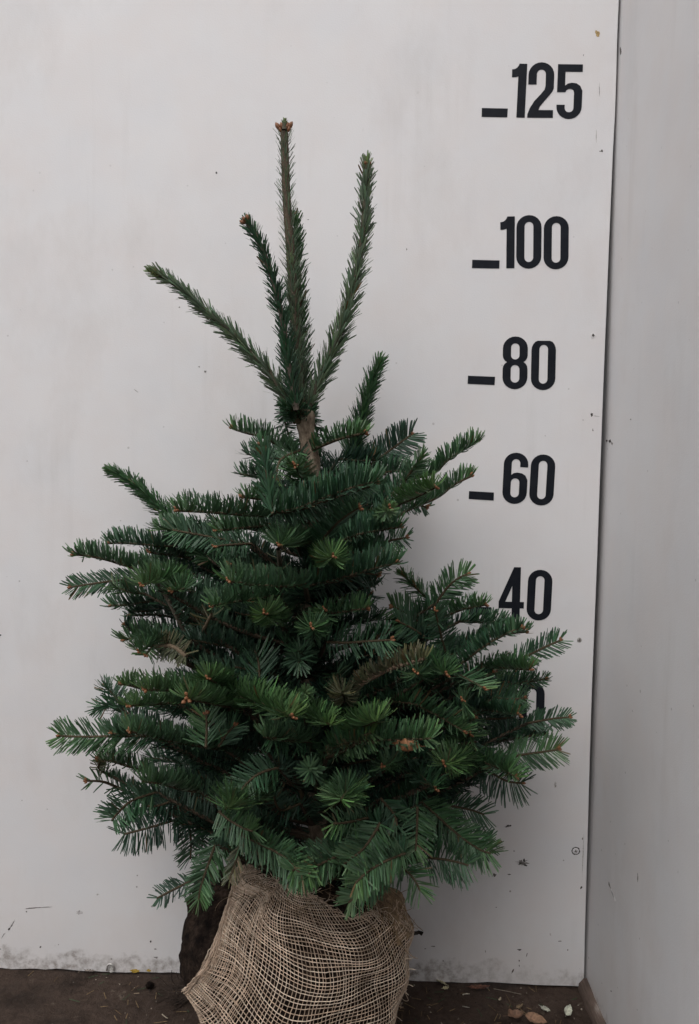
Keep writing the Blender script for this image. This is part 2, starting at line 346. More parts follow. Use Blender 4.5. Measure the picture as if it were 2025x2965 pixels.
for q, lab in [([Z1(219, 660), Z1(452, 665), Z1(447, 743), Z1(217, 739)], '125'), ([Z1(133, 2021), Z1(378, 2027), Z1(375, 2099), Z1(130, 2095)], '100'),
               ([Z2(97, 755), Z2(346, 765), Z2(341, 841), Z2(94, 829)], '80'), ([Z2(107, 1815), Z2(335, 1828), Z2(333, 1902), Z2(103, 1888)], '60'),
               ([(1350, 1756), (1423, 1758), (1422, 1781), (1349, 1779)], '40'), ([(1322, 2089), (1395, 2091), (1394, 2114), (1321, 2112)], '20')]:
    P3 = [U(*c) for c in q]
    V = [(p[0], -0.0006, p[2]) for p in P3]+[(p[0], -0.0002, p[2]) for p in P3]
    obj('tick_mark', V, [(3, 2, 1, 0), (0, 1, 5, 4), (1, 2, 6, 5), (2, 3, 7, 6), (3, 0, 4, 7)], M_vinyl, back, label='black dash beside the %s' % lab)

# ---- small marks, chips, screws
def splat(x, y, rx, ry, col, name='stain_or_hole', ang=0, jag=0.45, n=14, wall=0, lab=None, th=0.0003):
    rx, ry = rx*0.85, ry*0.85; k = np.arange(n)/n*2*np.pi; rr = 1+jag*rng.uniform(-1, 1, n)
    a = rx*rr*np.cos(k); b_ = ry*rr*np.sin(k); ca, sa = math.cos(R(ang)), math.sin(R(ang))
    pl = [(x+ca*i-sa*j, y+sa*i+ca*j) for i, j in zip(a, b_)]
    if wall == 0:
        P3 = [U(*q) for q in pl]; V = [(p[0], -th, p[2]) for p in P3]+[(p[0], 0.0, p[2]) for p in P3]; par = back
    else:
        P3 = []
        for q in pl:
            v = ray(*q); tt = (XS+0.0065-CAM[0])/v[0]; P3.append(CAM+v*tt)
        V = [(sx(p[1], p[2])-0.0006, p[1], p[2]) for p in P3]+[(sx(p[1], p[2]), p[1], p[2]) for p in P3]; par = side
    Fc = [list(range(n))]+[[i, (i+1) % n, n+(i+1) % n, n+i] for i in range(n)]
    kw = {'label': lab} if lab else {}
    obj(name, V, Fc, M_mark, par, col=np.tile(col, (2*n, 1)), **kw)
DK = (0.055, 0.048, 0.043); GY = (0.20, 0.185, 0.175); TN = (0.42, 0.30, 0.14)
splat(1731, 97, 7, 11, TN, 'paint_chip', -20, 0.3, lab='tan chip in the paint near the top')
for a in [(1743, 437, 4, 4, DK), (1738, 438, 3, 2, GY), (1714, 1201, 4, 6, DK), (1727, 1205, 9, 0.7, GY, 'stain_or_hole', 8), (627, 500, 3, 3, (0.07, 0.07, 0.07)), (595, 1076, 3.5, 3.5, GY), (577, 1062, 3, 2, GY), (520, 890, 2.5, 2, GY),  # holes among these are flat patches with their shade put into the colour
          (893, 636, 3, 1.5, GY), (1178, 722, 2, 3, GY), (545, 855, 2, 2, GY), (1471, 2392, 9, 3.5, DK, 'stain_or_hole', -10, 0.7, 20), (1513, 2498, 15, 8, GY, 'stain_or_hole', 0, 0.8, 26), (1508, 2500, 6, 3, DK, 'stain_or_hole', 0, 0.7), (1522, 2505, 5, 2.5, DK, 'stain_or_hole', 20, 0.7), (1518, 2491, 3, 5, DK, 'stain_or_hole', 0, 0.7),
          (1433, 2534, 6, 5, (0.13, 0.12, 0.11)), (1475, 2532, 6, 1.6, DK), (1437, 1876-80, 2, 3, GY), (1687, 2428, 2, 4, GY), (1684, 2570, 3, 5, DK, 'stain_or_hole', 30), (1688, 2490, 1.4, 60, (0.4, 0.38, 0.36), 'stain_or_hole', 2, 0.6, 30),
          (110, 2628, 34, 1.2, (0.12, 0.11, 0.1), 'stain_or_hole', -4, 0.6, 20), (77, 2640, 2, 2, DK), (35, 2678, 16, 1.6, DK, 'stain_or_hole', -58, 0.8, 20), (27, 2690, 4, 3, DK, 'stain_or_hole', -50), (10, 2708, 10, 1.3, GY, 'stain_or_hole', -60, 0.6, 16),
          (437, 2726, 3.5, 3, DK), (450, 2748, 4, 2, GY), (118, 2742, 3, 2.5, DK), (170, 2735, 1.6, 1.6, GY), (452, 2772, 6, 3, (0.25, 0.23, 0.22)), (1505, 2750, 7, 2.4, DK), (1526, 2764, 2, 8, GY, 'stain_or_hole', 15), (1504, 2782, 2, 3, DK), (1504, 2796, 1.6, 3, DK), (1485, 2812, 2.5, 7, (0.1, 0.08, 0.07), 'stain_or_hole', 30),
          (1255, 2740, 6, 1.6, GY), (1232, 2747, 3, 2, GY), (1622, 2725, 6, 2, GY), (1644, 2751, 2, 3, GY), (1594, 2705, 3, 5, (0.45, 0.42, 0.4)), (1284, 2782, 2, 3, GY), (1406, 2755, 1.5, 4, GY), (1437, 2627, 1.6, 1.4, DK),
          (1608, 2272, 4, 10, (0.46, 0.44, 0.42), 'stain_or_hole', 0, 0.3), (1609, 2276, 2.5, 3, GY), (2, 1839, 3, 3, DK), (283, 2590, 5, 3, (0.5, 0.48, 0.47)), (230, 2642, 9, 6, (0.45, 0.43, 0.43)), (395, 1132, 8, 0.8, GY, 'stain_or_hole', 35), (1717, 1245, 2, 4, GY), (1690, 130+30, 1.5, 3, GY), (1736, 260, 1, 18, GY), (1727, 395, 1, 22, (0.4, 0.38, 0.36))]:
    splat(*a)
for x, y, rx, ry in [(392, 2811, 15, 6), (431, 2810, 7, 4)]: splat(x, y, rx, ry, (0.40, 0.27, 0.05), 'paint_chip', 2, 0.25, lab='mustard yellow paint fleck near the floor')
for a in [(1800, 149, 2, 11, (0.12, 0.11, 0.1)), (1762, 1277, 3.5, 5, DK), (1753, 1276, 2, 3, DK), (1768, 1284, 2, 5, GY), (1766, 2562, 2, 12, GY, 'stain_or_hole', -15), (1776, 2590, 1.5, 18, (0.36, 0.35, 0.35), 'stain_or_hole', -22), (1849, 2541, 1, 12, GY), (1823, 1214, 2, 2, GY), (1772, 2960-90, 2, 2, GY)]:
    splat(*a, wall=1) if len(a) > 5 else splat(*a, wall=1)
def disc(x, y, r, name, m, depth, lab, cross=True, ringm=None):
    o = U(x, y); n = 20; k = np.arange(n)/n*2*np.pi
    V = [(o[0]+r*math.cos(a), -depth*0.5, o[2]+r*math.sin(a)) for a in k]+[(o[0]+0.75*r*math.cos(a), -depth, o[2]+0.75*r*math.sin(a)) for a in k]
    V += [(o[0]+r*math.cos(a), 0.001, o[2]+r*math.sin(a)) for a in k]
    Fc = [list(range(n, 2*n))]+[[i, (i+1) % n, n+(i+1) % n, n+i] for i in range(n)]+[[i, 2*n+i, 2*n+(i+1) % n, (i+1) % n] for i in range(n)]
    s = obj(name, V, Fc, m, back, label=lab)
    if ringm:
        V = [(o[0]+r*1.02*math.cos(a), -0.0002, o[2]+r*1.02*math.sin(a)) for a in k]+[(o[0]+r*(1.32+0.14*rng.uniform(-1, 1))*math.cos(a), -0.0002, o[2]+r*(1.32+0.12*rng.uniform(-1, 1))*math.sin(a)) for a in k]
        obj('grime_ring', V, [[i, (i+1) % n, n+(i+1) % n, n+i] for i in range(n)], M_mark, s, col=np.tile(DK, (2*n, 1)))
    if cross:
        e = depth+0.0002; a = r*0.5; b_ = r*0.13; V = []; Fc = []
        for (ux, uz) in ((1, 0.3), (-0.3, 1)):
            L = math.hypot(ux, uz); ux, uz = ux/L, uz/L; q = len(V); e += 0.0001
            V += [(o[0]+s1*a*ux-s2*b_*uz, -e, o[2]+s1*a*uz+s2*b_*ux) for s1, s2 in ((-1, -1), (1, -1), (1, 1), (-1, 1))]; Fc.append((q, q+1, q+2, q+3))
        obj('screw_slot', V, Fc, M_mark, s, col=np.tile((0.12, 0.11, 0.1), (8, 1)))
disc(1667.5, 2464, 0.0056, 'screw', M_wall, 0.0012, 'painted cross head screw ringed with grime', True, M_mark)
disc(1718, 972, 0.0048, 'screw', M_wall, 0.0006, 'sunken screw beside the 80', True, None)
splat(1718, 971, 4, 4, DK, th=0.0012)  # dark patch over the screw: shade of its dimple put into colour
disc(1678, 1853, 0.0042, 'screw', M_metal, 0.001, 'bare brown screw head right of the 40', True, None)
# metal eye at the foot of the wall
o = U(322, 2812); th = np.linspace(-20, 200, 20)
P = np.array([(o[0]+0.0065*math.cos(R(a)), -0.004, 0.010+0.0095*math.sin(R(a))) for a in th])
Vt, Ft = tube(P, 0.0017, 8); obj('metal_eye', Vt, Ft, M_metal, back, smooth=True, label='small metal eye screwed in at floor level')
splat(322, 2806, 6, 12, (0.55, 0.53, 0.5), 'paint_chip', 0, 0.15)
# ================================================================== FIR
TRUNK_PX = [(879, 1182), (888, 1250), (897, 1320), (903, 1420), (903, 1600), (898, 1800), (905, 2000), (915, 2200), (925, 2400), (930, 2560)]
TD = 0.19
fir = link(bpy.data.objects.new('fir_tree', None), label='young green fir tree with five upright leaders, its root ball wrapped in burlap net', category='fir tree')
trunk_pts = smoothpath([U(x, y, TD) for x, y in TRUNK_PX], 0.006)
trunk_pts[0] += np.array([0, 0, 0.004]); nr = len(trunk_pts); rr = np.linspace(0.0125, 0.018, nr)*(1+0.05*np.sin(np.arange(nr)*0.7))
rr[:5] = [0.004, 0.0150, 0.0158, 0.0145, 0.0132]; rr += 0.0022*np.exp(-((np.arange(nr)-14)/2.5)**2)
Vt, Ft = tube(trunk_pts, rr, 14, 0.03)
obj('trunk', Vt, Ft, M_trunk, fir, smooth=True)
TPY = np.array([y for x, y in TRUNK_PX]); TPX = np.array([x for x, y in TRUNK_PX])
def trunk_at(py):
    py = min(max(py, 1190), 2540); return U(np.interp(py, TPY, TPX), py, TD)

# colour of the needles: sunned young growth, middle green, old blue green, leader grey green, dead brown
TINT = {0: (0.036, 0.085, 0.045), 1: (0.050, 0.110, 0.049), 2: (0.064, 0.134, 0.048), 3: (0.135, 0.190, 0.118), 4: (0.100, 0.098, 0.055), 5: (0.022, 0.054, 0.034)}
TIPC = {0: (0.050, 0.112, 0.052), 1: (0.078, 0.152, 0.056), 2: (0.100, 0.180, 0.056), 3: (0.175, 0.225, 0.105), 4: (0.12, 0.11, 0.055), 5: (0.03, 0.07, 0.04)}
NT = np.array([0.0, 0.22, 0.62, 0.90, 1.0]); NWD = np.array([0.45, 0.95, 1.0, 0.90, 0.5])
LSC = {'u': 1.16, 'f': 1.22, 'r': 1.0}; DSC = {'u': 1.75, 'f': 1.22, 'r': 1.6}; WSC = {'u': 0.82, 'f': 0.84, 'r': 0.92}
def needles(P, s0, s1, dens, L, style, tint, upv, fwd=60, az=98, width=0.00118, old=False, gap=0.0):
    """needles of one shoot as arrays; P = stem path, s0..s1 = fraction of its length that carries needles"""
    T, Uv, Sv = frames(P, upv)
    seg = np.linalg.norm(np.diff(P, axis=0), axis=1); cs = np.concatenate([[0], np.cumsum(seg)]); tot = cs[-1]
    L = L*LSC[style]; n = int(tot*(s1-s0)*100*dens*DSC[style])
    if n < 3: return None
    s = np.sort(s0+(s1-s0)*(np.arange(n)+rng.uniform(-0.5, 0.5, n))/n); s = np.clip(s, 0, 1)
    if gap > 0: s = s[rng.uniform(0, 1, n) > gap*(0.5+0.5*np.sin(s*37+rng.uniform(0, 6)))]; n = len(s)
    idx = s*tot
    ip = lambda A: np.stack([np.interp(idx, cs, A[:, k]) for k in range(3)], 1)
    B, t_, u_, v_ = ip(P), ip(T), ip(Uv), ip(Sv)
    if style == 'u':                                   # comb: swept up on both sides and over the top
        ph = rng.uniform(-1, 1, n); ph = np.sign(ph)*np.abs(ph)**0.8*R(az)
        ang = R(fwd)+R(4.5)*rng.standard_normal(n); curl = 0.30
    elif style == 'f':                                 # flat: two ranks, parted
        sg = np.where(rng.uniform(0, 1, n) < 0.5, -1, 1); ph = sg*R(90)+R(20)*rng.standard_normal(n)-sg*R(8)
        ang = R(fwd)+R(5)*rng.standard_normal(n); curl = 0.10
    else:                                              # radial brush
        ph = rng.uniform(-np.pi, np.pi, n); ang = R(fwd)+R(7)*rng.standard_normal(n); curl = -0.25 if fwd < 50 else 0.1
    endf = np.clip((s-(s1-0.012/tot*1.2))/(0.012/tot*1.2), 0, 1)   # the last centimetre closes towards the tip
    ang = ang*(1-0.62*endf**1.3*rng.uniform(0.5, 1, n))
    ln = L*(0.86+0.14*rng.uniform(-1, 1, n))*(1-0.28*endf)
    ln *= np.where(s < s0+0.06, 0.8, 1.0)
    if style == 'r' and tot > 0.15: ln *= 1.12-0.42*s
    if style == 'u': ln *= 1-0.22*np.cos(ph)**2*(np.abs(ph) < R(60))
    rad = np.cos(ph)[:, None]*u_+np.sin(ph)[:, None]*v_
    d = np.cos(ang)[:, None]*t_+np.sin(ang)[:, None]*rad
    d += 0.038*rng.standard_normal((n, 3)); odd = rng.uniform(0, 1, n) < 0.05; d[odd] += 0.33*rng.standard_normal((odd.sum(), 3)); ln[rng.uniform(0, 1, n) < 0.04] *= 0.55; d /= np.linalg.norm(d, axis=1, keepdims=True)
    if style == 'r': bend = (t_*(-curl) if curl < 0 else t_*0.1)*np.ones((n, 1))*0.5
    else: bend = u_*curl+t_*0.06
    wd = np.cross(d, rad); wn = np.linalg.norm(wd, axis=1, keepdims=True); wd /= wn+1e-9
    if style != 'r': w0 = t_-(t_*d).sum(1, keepdims=True)*d; w0 /= np.linalg.norm(w0, axis=1, keepdims=True)+1e-9; wd = w0
    tw = R(28)*rng.standard_normal(n); nn = np.cross(d, wd)
    wd = np.cos(tw)[:, None]*wd+np.sin(tw)[:, None]*nn
    t = NT[None, :, None]
    ctr = B[:, None]+ln[:, None, None]*(d[:, None]*t+bend[:, None]*(t**2)*0.9)
    W = width*WSC[style]*(1+0.12*rng.uniform(-1, 1, n))
    off = wd[:, None]*(W[:, None]*NWD[None, :])[..., None]
    V = np.stack([ctr-off, ctr+off], 2).reshape(-1, 3)  # n,5,2
    # no needle passes into the board behind
    V[:, 1] = np.minimum(V[:, 1], -0.0015)
    k = np.arange(n)[:, None]*10; q = np.array([[0, 1, 3, 2], [2, 3, 5, 4], [4, 5, 7, 6], [6, 7, 9, 8]])
    Fc = (k[:, :, None]+q[None]).reshape(-1, 4)
    base = np.array(TINT[tint]); tip = np.array(TIPC[tint])
    age = np.clip((s-(s1-0.03/tot))/(0.03/tot), 0, 1)**1.2
    if old: age = age*0
    cn = base*(1-age[:, None])+tip*age[:, None]
    cn = cn*(1+0.20*rng.standard_normal((n, 1)))*(1+0.07*rng.standard_normal((n, 3)))
    dead = rng.uniform(0, 1, n) < 0.012; cn[dead] = (0.12, 0.075, 0.03)
    cn = np.clip(cn, 0.004, 0.4)
    cv = np.repeat(cn[:, None], 5, 1)*(np.array([1.15, 1.0, 0.97, 1.0, 1.12])[None, :, None])
    cv = np.repeat(cv, 2, 1).reshape(-1, 3)
    return V, Fc, cv
def cat(parts):
    V = []; Fc = []; Cc = []; o = 0
    for p in parts:
        if p is None: continue
        V.append(p[0]); Fc.append(p[1]+o); o += len(p[0])
        if len(p) > 2: Cc.append(p[2])
    return np.vstack(V), np.vstack(Fc), (np.vstack(Cc) if Cc else None)
def bud_mesh():
    V = []; n = 8
    prof = [(0.0, 0.55), (0.25, 0.95), (0.55, 1.0), (0.8, 0.7), (1.0, 0.12)]
    for z, r in prof:
        for j in range(n): V.append((r*0.0019*math.cos(j/n*6.283), r*0.0019*math.sin(j/n*6.283), z*0.0058))
    return mesh('bud', V, [tuple(f) for f in grid_faces(5, n, True)]+[tuple(range(4*n, 5*n))], M_bud, smooth=True)
BUD = bud_mesh()
nbud = 0
def add_buds(tipp, T, parent, k, sc=1.0):
    global nbud
    for i in range(k):
        if nbud >= 298: return
        a = i*2.4+rng.uniform(0, 1); sp = 0.0 if i == 0 else 0.75
        x = np.cross(T, [0.1, 0.2, 1]); x /= np.linalg.norm(x)+1e-9; y = np.cross(T, x)
        d = T+sp*(math.cos(a)*x+math.sin(a)*y); d /= np.linalg.norm(d)
        o = bpy.data.objects.new('bud', BUD)
        pos = tipp+(0.0 if i == 0 else 0.0018)*(math.cos(a)*x+math.sin(a)*y)*sc
        q = Vector(d).to_track_quat('Z', 'Y'); s = sc*rng.uniform(0.85, 1.15)
        o.matrix_world = Matrix.Translation(Vector(pos)) @ q.to_matrix().to_4x4() @ Matrix.Scale(s, 4)
        link(o, parent); nbud += 1
CAMV = CAM-np.array([0, -0.25, 0.7]); CAMV /= np.linalg.norm(CAMV)
def shoot(px, d0, d1, style='u', tint=1, L=0.025, dens=11, buds=3, conn=True, r=0.0016, fwd=69, upk=None, ns=0.0, rise=0.35, brown=None, label=None, gap=0.0, w=0.00118, budsc=1.0):
    m = len(px); P = [U(x, y, d0+(d1-d0)*(i/(m-1))**0.9) for i, (x, y) in enumerate(px)]
    ppath = smoothpath(P, 0.004)
    if style != 'r' and len(ppath) > 12: ppath = ppath[:-2]
    zz = np.array([0.0, 0.0, 1.0]); up_ = {'u': zz*0.9+CAMV*0.35, 'f': CAMV*1.0+zz*0.25, 'r': zz}[style]
    if upk == 'dn': up_ = -zz+CAMV*0.6
    if upk == 'c': up_ = CAMV
    if upk == 'z': up_ = zz
    up_ = up_+0.12*rng.standard_normal(3)
    Ls = np.linalg.norm(np.diff(ppath, axis=0), axis=1).sum()
    az = 98
    if style == 'r' and fwd >= 58 and buds: style = 'u'; az = 150; dens *= 1.25; up_ = zz+0.15*rng.standard_normal(3)
    parts = [needles(ppath, ns, 1.0, dens, L, style, tint, up_, fwd, az=az, gap=gap, width=w)]
    n = len(ppath); rad = np.linspace(r*1.35, r, n); bc = brown if brown else ((0.062, 0.046, 0.027) if style != 'r' or tint != 3 else (0.075, 0.066, 0.045))
    st = [tube(ppath, rad, 6)+(np.tile(bc, (n*6, 1))*(1+0.1*rng.standard_normal((n*6, 1))),)]
    if conn:
        a = P[0]; hx = abs(px[0][0]-np.interp(px[0][1], TPY, TPX))
        b_ = trunk_at(px[0][1]+rise*hx+25)
        mid = a*0.55+b_*0.45+np.array([0, 0, -0.012]); t0 = (P[1]-P[0]); t0 /= np.linalg.norm(t0)
        cp = smoothpath([b_, mid, a], 0.006)
        if len(cp) > 3:
            k = len(cp); rr_ = np.linspace(0.0042, r*1.5, k)
            st.append(tube(cp, rr_, 6)+(np.tile((0.075, 0.055, 0.038), (k*6, 1)),))
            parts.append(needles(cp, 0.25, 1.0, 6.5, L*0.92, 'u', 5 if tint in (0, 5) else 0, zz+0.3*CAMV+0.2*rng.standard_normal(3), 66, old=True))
    V, Fc, cc = cat(st)
    o = obj('branch', V, Fc, M_twig, fir, col=cc, smooth=True)
    if label: o['label'] = label
    V, Fc, cc = cat(parts)
    obj('needles', V, Fc, M_needle, o, col=cc, kind='stuff')
    T = ppath[-1]-ppath[-3]; T /= np.linalg.norm(T)
    if tint == 3 and buds: V, Fc, cc = needles(smoothpath([ppath[-4], ppath[-1]+T*0.004], 0.002), 0, 1, 55, .010, 'r', 3, zz, 30, width=.0009); obj('needles', V, Fc, M_needle, o, col=cc*np.array([1.3, 1.2, 0.8]), kind='stuff'); ppath = ppath-T*0.003
    if buds: add_buds(ppath[-1], T, o, buds, budsc)
    return o
RG = {'A': (380, 300, 1.984), 'B': (100, 1100, 1.984), 'C': (700, 1100, 1.587), 'D': (100, 1850, 1.984), 'E': (850, 1850, 1.867), 'F': (750, 1200, 3.174), 'G': (750, 1650, 3.174), 'H': (600, 2100, 3.174), 'I': (1200, 1900, 3.174)}
def px(rg, pts):
    ox, oy, s = RG[rg]; return [(ox+x/s, oy+y/s) for x, y in pts]
def SH(rg, pts, d0, d1, *a, **k): return shoot(px(rg, pts), d0, d1, *a, **k)

# --- leaders (the five upright shoots of the crown)
SH('A', [(978, 1760), (955, 1450), (938, 1200), (925, 1000), (912, 800), (897, 600), (887, 400), (880, 160)], .19, .20, 'r', 3, L=.032, dens=11, conn=False, r=.0064, fwd=40, buds=0, brown=(0.085, 0.065, 0.045), label='tall central leader, nearly bare towards its tip', w=.00062)
SH('A', [(975, 1760), (958, 1500), (938, 1250), (925, 1050), (920, 900)], .19, .197, 'r', 3, L=.028, dens=17, conn=False, r=.0066, fwd=35, buds=0, w=.0011)
o = SH('A', [(880, 170), (880, 120)], .20, .20, 'r', 3, L=.007, dens=26, conn=False, r=.0045, fwd=25, buds=0)
SH('A', [(880, 150), (882, 112)], .205, .205, 'r', 3, L=.012, dens=60, conn=False, r=.003, fwd=32, buds=0, w=.0009)
T = np.array([0, 0, 1.0])
for dx, dz, sc in [(-26, 14, 1.9), (26, 6, 1.8), (-10, 12, 1.5), (12, 14, 1.6), (20, 26, 1.4), (-18, 28, 1.3)]:
    add_buds(U(380+(880+dx)/1.984, 300+(135+dz)/1.984, .203), T+np.array([dx*.025, -.25, 0]), o, 1, sc)
SH('A', [(930, 1750), (780, 1530), (700, 1445), (580, 1320), (480, 1235), (380, 1145), (300, 1075), (210, 1010), (130, 968)], .20, .25, 'r', 3, L=.031, dens=15, conn=False, r=.0032, fwd=35, buds=3, label='slanting left leader with a green tip', w=.0012)
SH('A', [(950, 1760), (905, 1500), (880, 1300), (850, 1150), (805, 980), (770, 880), (720, 765), (668, 680)], .22, .23, 'r', 0, L=.028, dens=13.5, conn=False, r=.0036, fwd=40, buds=5, label='dark leader left of the central one', brown=(0.07, 0.056, 0.044), w=.0013, budsc=1.5)
SH('A', [(985, 1760), (985, 1500), (977, 1300), (968, 1080), (955, 850), (943, 650)], .17, .165, 'r', 1, L=.031, dens=15, conn=False, r=.0030, fwd=37, buds=3, label='green leader just behind the central one', w=.0012)
SH('A', [(1010, 1760), (1080, 1600), (1150, 1440), (1200, 1320), (1250, 1160), (1290, 1000), (1320, 850), (1338, 680), (1346, 500), (1353, 345)], .19, .20, 'r', 3, L=.034, dens=14.5, conn=False, r=.0045, fwd=36, buds=6, label='long right leader reaching up beside the centre', w=.0013, budsc=1.3)
SH('A', [(1260, 2100), (1275, 1980), (1315, 1820), (1350, 1700), (1385, 1590), (1430, 1480)], .10, .085, 'r', 1, L=.036, dens=19, fwd=40, buds=2, w=.0013, label='upright shoot behind, right of the trunk')
# bristly collar under the leaders
for q in range(10):
    a = rng.uniform(-1, 1); SH('A', [(975+a*26, 1830), (960+a*80, 1725+rng.uniform(-10, 20))], .19+abs(a)*.0+.008, .19+rng.uniform(-.03, .035), 'r', 0, L=.022, dens=24, conn=False, r=.004, fwd=50, buds=0)
SH('A', [(980, 1640), (900, 1720), (880, 1800), (905, 1900), (940, 1990)], .16, .13, 'r', 0, L=.022, dens=15, conn=False, fwd=80, buds=0)
SH('A', [(1000, 1700), (1040, 1800), (1070, 1900), (1090, 2000)], .15, .11, 'r', 0, L=.018, dens=12, conn=False, fwd=70, buds=0)

# --- upper whorl
SH('B', [(1500, 430), (1400, 375), (1310, 330), (1200, 300), (1105, 268)], .20, .24, 'u', 1, conn=True, rise=.1, label='small side shoot left of the trunk')
SH('C', [(325, 320), (400, 290), (470, 265), (590, 238)], .20, .24, 'u', 1, conn=False, r=.0022, label='small side shoot right of the trunk')
SH('B', [(1370, 770), (1350, 650), (1330, 500), (1308, 375)], .40, .36, 'r', 0, L=.026, conn=False, fwd=42, dens=17, buds=2, w=.0013)
SH('B', [(1580, 700), (1375, 775), (1250, 778), (1130, 770), (950, 757), (790, 750)], .24, .40, 'u', 1, L=.027, conn=True, dens=13, label='long front branch pointing left')
SH('C', [(143, 612), (250, 592), (360, 550), (450, 515), (550, 483), (650, 466)], .38, .40, 'u', 0, L=.031, conn=False, dens=14, label='long front branch combed upward, pointing right')
SH('C', [(143, 612), (250, 600), (380, 560), (500, 520), (620, 478)], .37, .385, 'u', 0, L=.020, conn=False, dens=8, buds=0, upk='dn')
SH('F', [(430, 680), (400, 600), (335, 470)], .22, .34, 'r', 1, L=.023, fwd=62, dens=13, conn=True, rise=.1, buds=4)
SH('F', [(380, 330), (200, 420), (150, 620)], .2, .28, 'f', 1, L=.026, dens=12, conn=True)
SH('B', [(960, 950), (870, 880), (760, 770), (640, 655), (540, 575), (440, 520)], .13, .10, 'r', 1, L=.030, dens=22, fwd=42, buds=2, label='thick upturned shoot on the upper left')
SH('B', [(1020, 1040), (900, 930)], .2, .15, 'r', 1, L=.026, dens=14, fwd=70, buds=0, brown=(.13, .11, .08))
SH('B', [(900, 930), (950, 860), (970, 820)], .17, .2, 'f', 0, L=.028, dens=14, fwd=60, buds=0, conn=False)
SH('B', [(880, 950), (740, 955), (620, 945), (500, 937), (395, 940)], .17, .22, 'u', 0, dens=12)
SH('B', [(860, 1010), (720, 1000), (640, 985)], .15, .2, 'u', 0, dens=12)
SH('B', [(740, 1120), (600, 1090), (500, 1060), (420, 1035), (300, 1010), (190, 1003)], .22, .28, 'u', 1, L=.024, dens=13, label='left branch with a brighter tip')
SH('B', [(640, 1140), (520, 1148), (400, 1162), (280, 1180), (178, 1195)], .16, .18, 'f', 0, L=.022, dens=13, fwd=52)
SH('B', [(840, 1180), (740, 1150), (600, 1185)], .24, .38, 'u', 2, L=.028, dens=15)
SH('B', [(760, 1220), (860, 1200), (760, 1215)], .3, .36, 'u', 1, L=.024, dens=12)
SH('B', [(900, 1500), (840, 1400), (745, 1225), (700, 1210)], .2, .26, 'u', 0, L=.02, dens=5, r=.003, brown=(.13, .11, .085), buds=0)
SH('B', [(760, 1260), (640, 1275), (540, 1292), (410, 1300)], .17, .2, 'u', 0, dens=11)
SH('B', [(830, 1370), (700, 1350), (520, 1355)], .13, .14, 'u', 0, dens=10)
SH('B', [(860, 1460), (700, 1440), (560, 1440), (500, 1380)], .15, .15, 'u', 5, dens=10)
SH('B', [(870, 1540), (720, 1490), (600, 1480), (480, 1500)], .18, .24, 'u', 1, dens=14, L=.026)
SH('B', [(700, 1480), (640, 1540), (590, 1570)], .24, .32, 'u', 1, dens=13, L=.026)
SH('B', [(740, 1480), (680, 1530), (640, 1580)], .2, .24, 'f', 1, dens=11)
SH('B', [(700, 1530), (800, 1535), (890, 1605)], .24, .3, 'f', 4, dens=11, L=.022, r=.003, brown=(.16, .12, .08), buds=0)
SH('B', [(970, 1440), (1000, 1380), (1025, 1330)], .28, .33, 'u', 4, dens=1.5, r=.0019, brown=(.20, .15, .10), buds=0, label='bare pale twig stub')
SH('B', [(1560, 1175), (1450, 1185), (1300, 1180), (1180, 1165), (1090, 1148)], .34, .43, 'u', 1, L=.029, dens=14, label='front branch combed upward, tip at left')
SH('C', [(290, 945), (400, 925), (500, 898), (600, 868), (740, 835)], .33, .35, 'u', 0, L=.029, dens=14, label='front branch combed upward, tip at right')
SH('C', [(290, 945), (420, 930), (560, 890), (650, 900)], .3, .28, 'f', 5, L=.028, dens=10, conn=False, upk='dn')
SH('B', [(1500, 930), (1400, 950)], .27, .42, 'u', 1, L=.031, dens=14, fwd=65)
SH('B', [(1590, 960), (1500, 925), (1440, 920)], .24, .33, 'u', 1, L=.028, dens=12)
SH('B', [(1415, 1100), (1400, 960)], .30, .41, 'u', 4, L=.02, dens=.6, r=.0026, brown=(.12, .10, .075), buds=0)
SH('B', [(1400, 1380), (1320, 1340)], .28, .41, 'r', 2, L=.026, dens=14, fwd=62)
SH('C', [(380, 830), (420, 812)], .30, .43, 'r', 2, L=.027, dens=15, fwd=60, label='round bright rosette facing the viewer')
SH('C', [(340, 1160), (320, 1135)], .30, .41, 'r', 1, L=.024, dens=12, fwd=62)
SH('C', [(300, 1180), (380, 1120), (380, 1040)], .28, .33, 'f', 1, L=.024, dens=12)
SH('B', [(1400, 1240), (1250, 1260), (1120, 1280), (990, 1303)], .28, .38, 'u', 1, L=.025, dens=14)
SH('B', [(1340, 840), (1200, 850), (1120, 860), (1010, 868)], .26, .30, 'u', 1, L=.022, dens=13)
SH('B', [(1350, 690), (1260, 680), (1165, 668)], .3, .34, 'u', 1, L=.02, dens=12)
SH('B', [(1250, 940), (1100, 950), (1020, 960)], .22, .26, 'f', 0, L=.024, dens=10)
SH('B', [(1180, 1120), (1110, 1055)], .2, .3, 'u', 0, L=.02, dens=8)
SH('C', [(440, 500), (400, 430), (350, 350)], .13, .11, 'r', 5, L=.024, dens=15, fwd=60, buds=0)
SH('C', [(500, 440), (520, 330), (545, 230), (560, 130)], .11, .09, 'r', 5, L=.022, dens=16, fwd=45, buds=0)
SH('C', [(545, 425), (620, 370), (700, 310), (800, 238)], .10, .08, 'f', 5, L=.031, dens=17, fwd=66, w=.0014, upk='c', label='dark open shoot close to the wall')
SH('C', [(600, 440), (700, 420), (800, 430)], .12, .13, 'u', 0, L=.026, dens=12)
SH('C', [(740, 460), (880, 430), (960, 360), (1110, 268)], .17, .19, 'u', 1, L=.025, dens=12, fwd=55, label='branch towards the 60, upper one')
SH('C', [(760, 600), (900, 540), (980, 480), (1080, 432)], .19, .21, 'u', 1, L=.023, dens=12, fwd=55, label='branch towards the 60, lower one')
